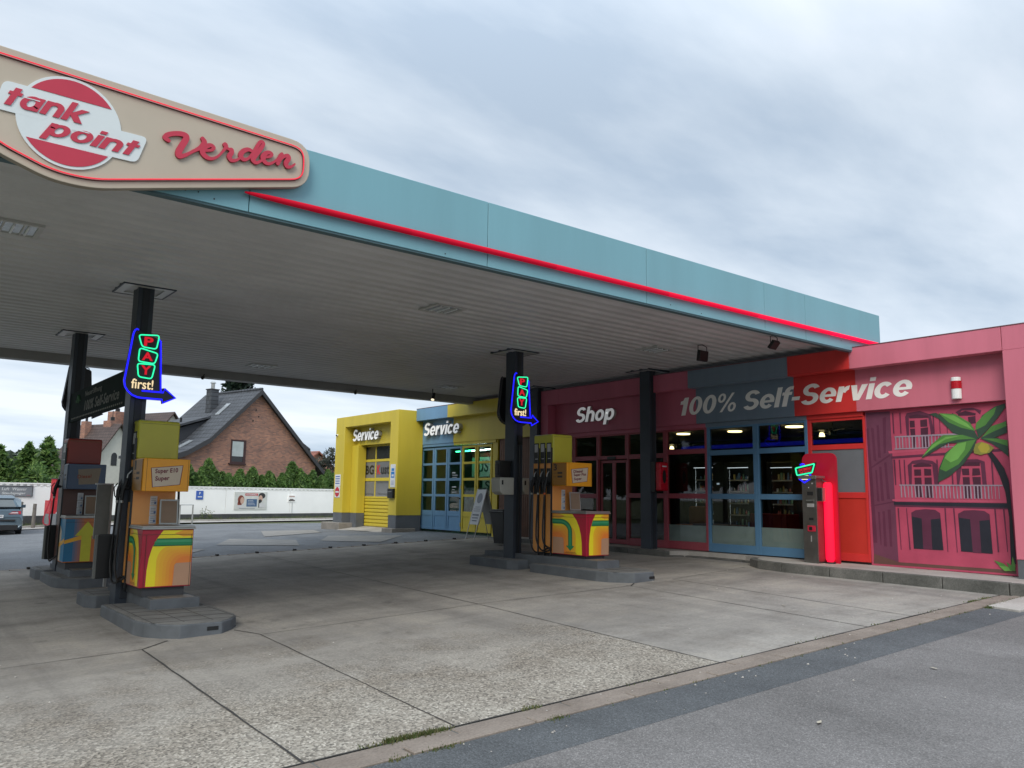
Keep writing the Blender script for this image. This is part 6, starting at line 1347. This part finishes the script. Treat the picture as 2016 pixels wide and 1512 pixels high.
# bushier mass behind the wall on the left
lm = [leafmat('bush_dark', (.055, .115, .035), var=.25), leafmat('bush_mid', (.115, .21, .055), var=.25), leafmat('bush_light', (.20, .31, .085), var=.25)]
def layered_fn(h, r0):
    def f(r_):
        lev = r_.randint(0, 9); t_ = (lev+r_.uniform(-.2, .9))/10; t_ = min(.99, max(0, t_)); a = r_.uniform(0, 6.283); arm = .75+.35*math.sin(a*5+lev*2.1)
        rad = r0*(1-t_)**.75*arm*math.sqrt(r_.random()); z = .2+t_*h+.15*h*.1-rad*.12
        return (rad*math.cos(a), rad*math.sin(a), z), (0, 0, 1), r_.choices([0, 1, 2], [3, 4, 3])[0]
    return f
def tree(label, x, y, z, fn, n, size, mats, trunk_h, trunk_r, name='tree', cat='tree', seed=1, group=None):
    t = thing(name, label, cat, (x, y, z), 0, group); build_local(leaf_mesh('t', n, fn, size, mats, seed), 'crown', t)
    b = MB(); b.tube([(0, 0, -.2), (.05, .02, trunk_h*.4), (0, .05, trunk_h)], [trunk_r, trunk_r*.75, trunk_r*.3], bark, 8)
    for q in range(6):
        a = q*1.1; zz_ = trunk_h*(.35+.09*q); b.tube([(0, .03, zz_), (math.cos(a)*trunk_h*.13, math.sin(a)*trunk_h*.13, zz_+trunk_h*.08)], [trunk_r*.4, trunk_r*.12], bark, 6)
    build_local(b, 'trunk', t); return t
tree('pointed light green fir with the highest tip in the left thicket', 7.7, 50.1, .2, layered_fn(4.1, 1.9), 2600, .13, lm, 3.6, .12, 'fir_tree', 'tree', 3, 'firs behind the left end of the wall')
tree('pointed fir with a lower tip beside the highest one in the left thicket', 6.9, 50.9, .2, layered_fn(3.8, 1.8), 2400, .13, lm, 3.2, .12, 'fir_tree', 'tree', 5, 'firs behind the left end of the wall')
tree('broad fir above the parked car in the left thicket', 5.6, 51.6, .2, layered_fn(3.65, 2.3), 2600, .13, lm, 3.2, .12, 'fir_tree', 'tree', 6, 'firs behind the left end of the wall')
tree('fir at the left end of the thicket by the frame edge', 3.4, 52.2, .2, layered_fn(3.6, 2.4), 2400, .13, lm, 3.2, .12, 'fir_tree', 'tree', 7, 'firs behind the left end of the wall')
def ball_fn(rx, rz_, zc, lumps, seed):
    rl = random.Random(seed); L_ = [(Vector((rl.gauss(0, .42)*rx, rl.gauss(0, .42)*rx, zc+rl.gauss(0, .42)*rz_)), rl.uniform(.28, .5)) for _ in range(lumps)]
    def f(r_):
        c, q = r_.choice(L_); d = Vector((r_.gauss(0, 1), r_.gauss(0, 1), r_.gauss(0, 1))).normalized(); p = c+Vector((d.x*rx*q, d.y*rx*q, d.z*rz_*q))*(r_.random()**.35)
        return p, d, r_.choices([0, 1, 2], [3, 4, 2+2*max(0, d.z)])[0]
    return f
bt_ = wallp
for k, s in enumerate((-4.2, -2.6, -1.1, .3, 1.6, 2.9, 4.3, 5.6)):
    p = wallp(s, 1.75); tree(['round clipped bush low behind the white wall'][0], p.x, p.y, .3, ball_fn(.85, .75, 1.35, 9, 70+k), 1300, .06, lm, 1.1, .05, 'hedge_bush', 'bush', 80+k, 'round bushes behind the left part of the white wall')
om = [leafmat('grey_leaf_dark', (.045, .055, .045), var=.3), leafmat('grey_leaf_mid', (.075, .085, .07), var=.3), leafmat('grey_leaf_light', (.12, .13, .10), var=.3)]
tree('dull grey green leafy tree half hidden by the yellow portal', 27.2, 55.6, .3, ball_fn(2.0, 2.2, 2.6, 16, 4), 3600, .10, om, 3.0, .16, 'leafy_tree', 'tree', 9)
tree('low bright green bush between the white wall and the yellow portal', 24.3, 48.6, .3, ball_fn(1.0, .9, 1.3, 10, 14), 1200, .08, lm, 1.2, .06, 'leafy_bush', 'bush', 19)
sm = [leafmat('spruce_dark', (.010, .022, .016), var=.3), leafmat('spruce_mid', (.018, .038, .024), var=.3), leafmat('spruce_light', (.030, .055, .034), var=.3)]
tree('tall dark spruce rising behind the ridge of the brick house', 26.4, 74.0, .2, layered_fn(14.5, 4.4), 5200, .30, sm, 12.5, .3, 'spruce_tree', 'tree', 12)
# plants on the verge
for k, (s, h) in enumerate(((9.1, .5), (9.5, .35))):
    p = wallp(s, -.35); t = thing('verge_plant', ['tall thin weed growing at the foot of the white wall below the parking sign', 'short leafy weed at the foot of the white wall below the parking sign'][k], 'plant', (p.x, p.y, .37)); b = MB(); r_ = random.Random(k)
    for q in range(9):
        a = r_.uniform(0, 6.28); l_ = h*r_.uniform(.5, 1.3); e_ = Vector((p.x+math.cos(a)*l_*.35, p.y+math.sin(a)*l_*.35, .37+l_)); b.tube([(p.x, p.y, .36), tuple(e_)], [.006, .003], GREEN[1], 4)
        for u in range(5): c = Vector((p.x, p.y, .37)).lerp(e_, .4+.15*u); d = Vector((r_.gauss(0, .05), r_.gauss(0, .05), r_.gauss(0, .03))); b.poly([c, c+d+Vector((.012, 0, .012)), c+d*1.8, c+d-Vector((.012, 0, .012))], GREEN[2 if u > 2 else 1])
    b.build('stems', t)

# brick house with a steep slate roof
hx, hy = 12.65, 48.3
hs_ = thing('brick_house', 'brown brick house with a steep dark slate roof and one gable window', 'house', (hx, hy, .3), TH)
b = MB(); G_ = [(11.45, -.2), (11.45, 3.25), (6.7, 7.72), (3.3, 4.42), (1.9, 3.6), (1.4, 3.4), (1.4, -.2)]; D = 5.7
b.prism([(a, 0, c) for a, c in G_], (0, D, 0), brick); b.build('brick_wall', hs_)
def slab(P, y0, y1, th, m, ridge=None):
    b = MB(); n = len(P); top = [(a, c+th) for a, c in P]
    b.prism([(a, y0, c) for a, c in P]+[(a, y0, c) for a, c in top[::-1]], (0, y1-y0, 0), m); return b
b = slab([(6.7, 7.74), (3.25, 4.46), (1.85, 3.66), (1.1, 3.4)], -.30, D+.3, .17, roof_slate); rf = b.build('roof', hs_)
b = slab([(6.7, 7.76), (12.15, 2.62)], -.30, D+.3, .17, roof_slate); b.build('roof', hs_)
b = MB()
for P in ([(6.7, 7.70), (3.25, 4.42), (1.85, 3.62), (1.1, 3.36)], [(6.7, 7.70), (12.15, 2.58)]):
    b.prism([(a, -.34, c-.10) for a, c in P]+[(a, -.34, c+.20) for a, c in P[::-1]], (0, .05, 0), dkwood)
b.build('bargeboard', hs_)
b = MB()
for k in range(20): b.cyl((6.7, -.3+k*.3, 7.93), (6.7, -.02+k*.3, 7.95), .09, roof_slate, seg=8)
b.build('ridge_tiles', rf)
b = MB(); b.box(5.15, 5.7, 2.85, 3.4, 5.6, 7.95, roof_slate); ch = b.build('chimney', rf, .01); b = MB(); b.box(5.11, 5.74, 2.81, 3.44, 7.95, 8.01, dkwood); b.cyl((5.42, 3.12, 8.0), (5.42, 3.12, 8.4), .12, steel); b.cyl((5.42, 3.12, 8.4), (5.42, 3.12, 8.5), .19, steel, r1=.1); b.build('chimney_pot', ch)
b = MB(); b.prism([(2.9, 2.3, 4.3), (4.6, 2.3, 5.9), (2.1, 2.3, 5.05), (2.1, 2.3, 3.9)], (0, 2.9, 0), mat('dormer_dark', (.035, .038, .045), .7)); dm_ = b.build('dormer', rf)
b = slab([(4.75, 6.05), (1.8, 5.06)], 2.1, 5.4, .14, roof_slate); b.build('dormer_roof', dm_); b = MB(); b.cyl((3.4, 3.2, 5.5), (3.4, 3.2, 6.0), .07, black); b.build('vent_pipe', rf)
for k, (s, yv) in enumerate(((5.3, 1.5), (2.5, .9))):
    fz = lambda q: (q-3.25)*(7.74-4.46)/(6.7-3.25)+4.46+.17 if q > 3.25 else (q-1.85)*.571+3.66+.17
    b = MB(); b.prism([(s-.38, yv, fz(s-.38)+.03), (s+.38, yv, fz(s+.38)+.03), (s+.38, yv, fz(s+.38)+.09), (s-.38, yv, fz(s-.38)+.09)], (0, .42, 0), mat('skylight', (.40, .43, .45), .2, .3)); b.build('skylight', rf)
b = slab([(9.6, 5.55), (11.7, 4.35)], .9, 3.4, .12, roof_slate); b.build('dormer_roof', rf); b = MB(); b.prism([(9.7, 1.1, 5.4), (11.3, 1.1, 4.5), (11.3, 1.1, 3.6), (10.9, 1.1, 3.9)], (0, 2.1, 0), dkwood); b.build('dormer', rf); b = MB(); b.tube([(11.7, .95, 4.35), (11.75, .95, 4.2), (11.45, 1.0, 3.75)], .05, steel, 6); b.build('down_pipe', hs_)
wf = mat('window_frame_brown', (.05, .02, .02), .5)
b = MB(); wx0, wx1, wz0, wz1 = 4.88, 5.93, 3.22, 4.65
for a, c, d, e_ in ((wx0, wx1, wz0, wz0+.09), (wx0, wx1, wz1-.09, wz1), (wx0, wx0+.08, wz0+.09, wz1-.09), (wx1-.16, wx1, wz0+.09, wz1-.09)): b.box(a, c, -.04, .05, d, e_, wf)
wi = b.build('window', hs_); b = MB(); b.box(wx0+.08, wx1-.16, -.012, .02, wz0+.09, wz1-.09, mat('window_dark', (.02, .02, .022), .1)); b.build('pane', wi)
b = MB(); b.box(wx0+.085, wx1-.165, -.022, -.014, wz0+.42, wz1-.10, mat('roller_blind', (.45, .50, .50), .6)); b.build('blind', wi); b = MB(); b.box(wx0-.12, wx1+.03, -.1, .02, wz0-.09, wz0, wf); b.build('sill', wi)
b = MB()
for s, z in ((6.55, 6.6), (6.75, 6.2), (6.35, 5.9)): b.cyl((s, -.02, z), (s, .02, z), .05, black, seg=8)
b.build('vent_hole', hs_)

# small houses farther off
def house(label, x, y, z, rz_, wd, dp, eh, rh, wallm, roofm, chim=None, win=None, ov=.3):
    t = thing('house', label, 'house', (x, y, z), rz_, 'houses far behind the pumps')
    b = MB(); b.prism([(-wd/2, 0, -1), (wd/2, 0, -1), (wd/2, 0, eh), (0, 0, rh), (-wd/2, 0, eh)], (0, dp, 0), wallm); b.build('wall', t)
    k = (rh-eh)/(wd/2); b = MB()
    for sg in (-1, 1): b.prism([(0, -ov, rh+.05), (sg*(wd/2+ov), -ov, eh-ov*k+.05), (sg*(wd/2+ov), -ov, eh-ov*k+.22), (0, -ov, rh+.22)], (0, dp+2*ov, 0), roofm)
    r_ = b.build('roof', t)
    for cx_, cy_, cw, h in (chim or []):
        b = MB(); zt_ = rh+h; b.box(cx_-cw/2, cx_+cw/2, cy_-cw/2, cy_+cw/2, eh, zt_, brick); c_ = b.build('chimney', r_); b = MB(); b.cyl((cx_, cy_, zt_), (cx_, cy_, zt_+.35), cw*.18, black, seg=8); b.cyl((cx_, cy_, zt_+.35), (cx_, cy_, zt_+.9), .03, black, seg=6); b.build('chimney_pot', c_)
    for wx_, wz_, ww_, wh_ in (win or []):
        b = MB(); P = [(wx_-ww_/2, -.03, wz_)]+[(wx_-ww_/2, -.03, wz_+wh_*.7)]+[(wx_-ww_/2*math.cos(q), -.03, wz_+wh_*.7+wh_*.3*math.sin(q)) for q in [math.pi*i/6 for i in range(1, 6)]]+[(wx_+ww_/2, -.03, wz_+wh_*.7), (wx_+ww_/2, -.03, wz_)]
        b.prism(P, (0, .02, 0), mat('far_window', (.03, .032, .036), .2)); b.build('window', t)
    return t
house('white gabled house with brown roof and arched window, left of the Super E10 pump', 16.9, 75.9, .3, R(24), 5.4, 5.2, 3.2, 7.0, render_w, roof_brown, [(-.6, 3.6, .6, .45), (.3, 1.4, 1.0, .5)], [(-.3, 3.6, .55, 1.1), (1.2, .8, .8, 1.2)])
house('cream gabled house with brick chimneys peeping over the Super E10 pump', 23.2, 83.0, .3, R(22), 6.4, 9, 5.2, 9.0, render_w, roof_brown, [(-2.4, 2.4, 1.3, .4), (-2.9, 4.4, 1.2, .1)], [(0, 6.2, .7, 1.0)])
house('low house with a red tiled roof behind the right eave of the brick house', 34.8, 74.8, .3, R(10), 6.5, 8, 2.8, 5.4, brick, roof_red, [(-1.2, 3.0, .25, .5)])
house('grey roofed house at the right edge of the left thicket', 14.3, 85.0, .3, R(-30), 6, 8, 3.0, 5.2, render_w, roof_grey, None, [(0, 2.4, .7, 1.0)])
# wooded ridge on the horizon
b = MB(); hl = mat('far_hill', (.045, .07, .05), .9, var=.4, scale=.05); xs = [-160+i*12 for i in range(50)]
for a, c in zip(xs, xs[1:]):
    f = lambda q: 15+4*math.sin(q*.013)+1.2*math.sin(q*.11)+.8*math.sin(q*.31)
    b.prism([(a, 452+.1*a, -2), (c, 452+.1*c, -2), (c, 462+.1*c, f(c)), (a, 462+.1*a, f(a))], (0, 60, 0), hl)
struct(b.build('hill'))
b = MB(); r_ = random.Random(2)
for _ in range(5200):
    q = r_.uniform(-120, 260); z = 15+4*math.sin(q*.013)+1.2*math.sin(q*.11)+r_.uniform(-4, 2.6)*1; c = Vector((q, 449+.1*q+r_.uniform(-3, 8), z)); s = r_.uniform(.6, 1.5); u = Vector((r_.gauss(0, 1), r_.gauss(0, 1), r_.gauss(0, 1))).normalized(); v = u.cross(Vector((.3, .9, .2))).normalized()
    b.poly([c-u*s, c-v*s, c+u*s, c+v*s], r_.choice([hl, mat('far_leaf', (.07, .10, .06), .9, var=.3, scale=.05)]))
struct(b.build('far_woods'), 'stuff')

# the opposite side of the street, out of the frame: only reflections and shade come from it
b = MB(); r_ = random.Random(5); tb = leafmat('street_leaf', (.05, .085, .03), var=.4, scale=.4)
for _ in range(9000):
    q = r_.uniform(-45, 125); h = 9.0+2.2*math.sin(q*.35)+1.5*math.sin(q*.9+1); c_ = Vector((-24+r_.uniform(-3, 3), q, r_.uniform(.2, 1)**.8*h)); s = r_.uniform(.45, .95); u = Vector((r_.gauss(0, 1), r_.gauss(0, 1), r_.gauss(0, 1))).normalized(); v = u.cross(Vector((.9, .3, .2))).normalized()
    b.poly([c_-u*s, c_-v*s, c_+u*s, c_+v*s], tb)
for q in range(-45, 125, 6): b.cyl((-25, q, 0), (-25, q, 5), .2, bark, seg=6)
struct(b.build('street_trees'), 'stuff')
# ------------------------------------------------------------------ vacuum post, posts, hoop, car
p = Vector((6.35, 38.75))
t = thing('vacuum_machine', 'red car vacuum machine with a long red hose by the white wall', 'vacuum machine', (p.x, p.y, .2), R(14))
vr = mat('vacuum_red', (.46, .025, .035), .4, var=.06)
b = MB(); b.box(-.02, .62, 0, .4, 1.1, 1.98, vr); b.box(-.04, .64, -.02, .42, 1.98, 2.02, mat('vacuum_cap', (.06, .03, .03), .5)); b.build('upper_case', t, .01)
b = MB(); b.box(-.18, .62, -.12, .45, .55, 1.1, vr); b.box(-.18, .62, -.125, .45, .10, .55, mat('vacuum_grey', (.2, .21, .22), .5)); b.build('lower_case', t, .01); b = MB(); b.box(.05, .6, -.13, -.12, .55, .62, paper); b.text('0,50', paper, (.12, -.003, 1.48), (1, 0, 0), .24, .10, nd=(0, -1, 0), depth=.004); b.build('print', t)
b = MB(); b.tube(catmull([(-.0, -.02, 1.85), (-.12, -.08, 1.5), (-.28, -.12, .9), (-.42, -.14, .4), (-.40, -.15, .15), (-.2, -.14, .1), (-.18, -.13, .3), (-.2, -.12, .5), (-.1, -.12, .9)], 6), .025, mat('hose_red', (.35, .012, .03), .4), 8); b.build('hose', t, smooth=True)
for k, (px_, py_, h) in enumerate(((5.15, 38.6, .92), (5.65, 38.7, .84))):
    t = thing('wooden_post', ['taller grey wooden post between the car and the red vacuum machine', 'shorter grey wooden post nearest the red vacuum machine'][k], 'post', (px_, py_, .3)); b = MB(); b.cyl((px_, py_, .1), (px_, py_, .3+h), .075, mat('post_grey', (.15, .135, .12), .8, var=.25, scale=8), r1=.068, seg=10); b.build('shaft', t); b = MB(); b.cyl((px_, py_, .3+h), (px_, py_, .32+h), .07, mat('post_top', (.10, .09, .08), .9), r1=.05, seg=10); b.build('cap', t)
t = thing('hoop_barrier', 'square steel hoop standing on the verge right of the Super E10 pump', 'barrier', (11.5, 38.2, .3)); b = MB(); z0 = .3; a = Vector((11.25, 38.1)); c = Vector((11.86, 38.26)); b.tube([(a.x, a.y, .2), (a.x, a.y, 1.15), (c.x, c.y, 1.15), (c.x, c.y, .2)], .035, steel, 6); b.build('frame', t)

# parked estate car seen from behind
ct = thing('parked_car', 'blue grey estate car parked with its tail towards the pumps', 'car', (3.72, 33.6, gz(3.7, 34.5)-.01), R(-6))
ct.scale = (.93, .93, .93)
cb_ = mat('car_paint', (.12, .165, .20), .22, .5, .04, spec=.6); cgl = mat('car_glass', (.12, .14, .15), .06, 0, .1, spec=.8); cbl = mat('car_black', (.012, .012, .013), .5)
def loft(secs, m, b):
    n = len(secs[0]); base = len(b.v); k = b.mi(m)
    for s in secs: b.v += s
    for i in range(len(secs)-1):
        for j in range(n): j2 = (j+1) % n; b.f.append((base+i*n+j, base+i*n+j2, base+(i+1)*n+j2, base+(i+1)*n+j)); b.m.append(k)
    b.f.append(tuple(base+j for j in range(n))[::-1]); b.m.append(k); b.f.append(tuple(base+(len(secs)-1)*n+j for j in range(n))); b.m.append(k)
def csec(y, z0, z1, w0, w1, tuck=.05): 
    P = [(-w0+.08, z0), (w0-.08, z0), (w0, z0+.08), (w0+.015, (z0+z1)*.55), (w1, z1-.05), (w1-.06, z1), (-w1+.06, z1), (-w1, z1-.05), (-w0-.015, (z0+z1)*.55), (-w0, z0+.08)]
    return [(a, y, c) for a, c in P]
b = MB(); loft([csec(.03, .34, .92, .80, .74), csec(0, .30, .70, .86, .84), csec(.10, .24, .98, .90, .82), csec(.5, .2, 1.0, .91, .86), csec(3.2, .2, .98, .91, .86), csec(4.2, .22, .86, .88, .80), csec(4.65, .3, .7, .80, .72)], cb_, b); body = b.build('body', ct, smooth=True)
b = MB(); loft([csec(.12, .95, 1.0, .80, .79), csec(.30, .95, 1.36, .80, .60), csec(.62, .95, 1.47, .80, .585), csec(1.8, .95, 1.50, .80, .58), csec(2.7, .95, 1.42, .80, .57), csec(3.5, .95, .99, .80, .75)], cb_, b); b.build('cabin', ct, smooth=True)
b = MB(); b.prism([(-.68, .135, 1.01), (.68, .135, 1.01), (.53, .30, 1.33), (-.53, .30, 1.33)], (0, -.015, .004), cgl); b.build('rear_window', ct)
for sg in (-1, 1):
    b = MB(); b.prism([(sg*.805, .55, 1.03), (sg*.805, 2.9, 1.03), (sg*.64, 2.55, 1.38), (sg*.64, .75, 1.40)], (sg*.01, 0, 0), cgl); b.build('side_window', ct)
    b = MB(); b.prism([(sg*.42, -.012, .80), (sg*.84, .02, .80), (sg*.82, .06, .92), (sg*.55, -.005, .90)], (0, .03, 0), mat('tail_lamp', (.35, .012, .02), .2)); tl = b.build('tail_lamp', ct); b = MB(); b.prism([(sg*.45, -.018, .83), (sg*.74, .0, .83), (sg*.72, .0, .87), (sg*.55, -.013, .875)], (0, .01, 0), mat('lamp_clear', (.75, .6, .62), .2)); b.build('lens', tl)
    for yy in (.85, 3.55):
        b = MB(); b.tube([(sg*.72, yy, .32), (sg*.74, yy, .32), (sg*.90, yy, .32), (sg*.92, yy, .32)], [.29, .32, .32, .28], rubber, 20); wh = b.build('wheel', ct, smooth=True); b = MB(); b.cyl((sg*.915, yy, .32), (sg*.93, yy, .32), .2, steel, r1=.17); b.build('rim', wh)
    b = MB(); b.tube([(sg*.56, .6, 1.49), (sg*.57, .75, 1.53), (sg*.57, 2.2, 1.54), (sg*.56, 2.5, 1.48)], .014, steel, 6); b.build('roof_rail', ct)
    b = MB(); b.prism([(sg*.86, 2.75, .98), (sg*1.05, 2.78, 1.0), (sg*1.05, 2.78, 1.12), (sg*.9, 2.75, 1.1)], (0, .09, 0), cb_); b.build('mirror', ct)
b = MB(); b.box(-.76, .76, -.03, .1, .20, .40, cbl); b.box(-.66, .66, -.028, .0, .53, .60, cbl); b.build('bumper', ct, .02)
b = MB(); b.box(-.27, .27, -.022, .0, .66, .77, paper); pl_ = b.build('number_plate', ct); b = MB(); b.text('VER AP 899', cbl, (-.25, -.0225, .68), (1, 0, 0), .49, .07, nd=(0, -1, 0), bold=.01, depth=.001); b.build('plate_lettering', pl_)
b = MB(); P = [(.045*math.cos(2*math.pi*i/16), -.004, .90+.045*math.sin(2*math.pi*i/16)) for i in range(16)]; b.prism(P, (0, -.02, 0), steel); b.box(-.03, .40, .06, .09, 1.03, 1.045, cbl); b.build('badge', ct)
b = MB(); b.prism([(-.58, .28, 1.36), (.58, .28, 1.36), (.57, .5, 1.45), (-.57, .5, 1.45)], (0, -.02, .03), cb_); b.build('roof_spoiler', ct)
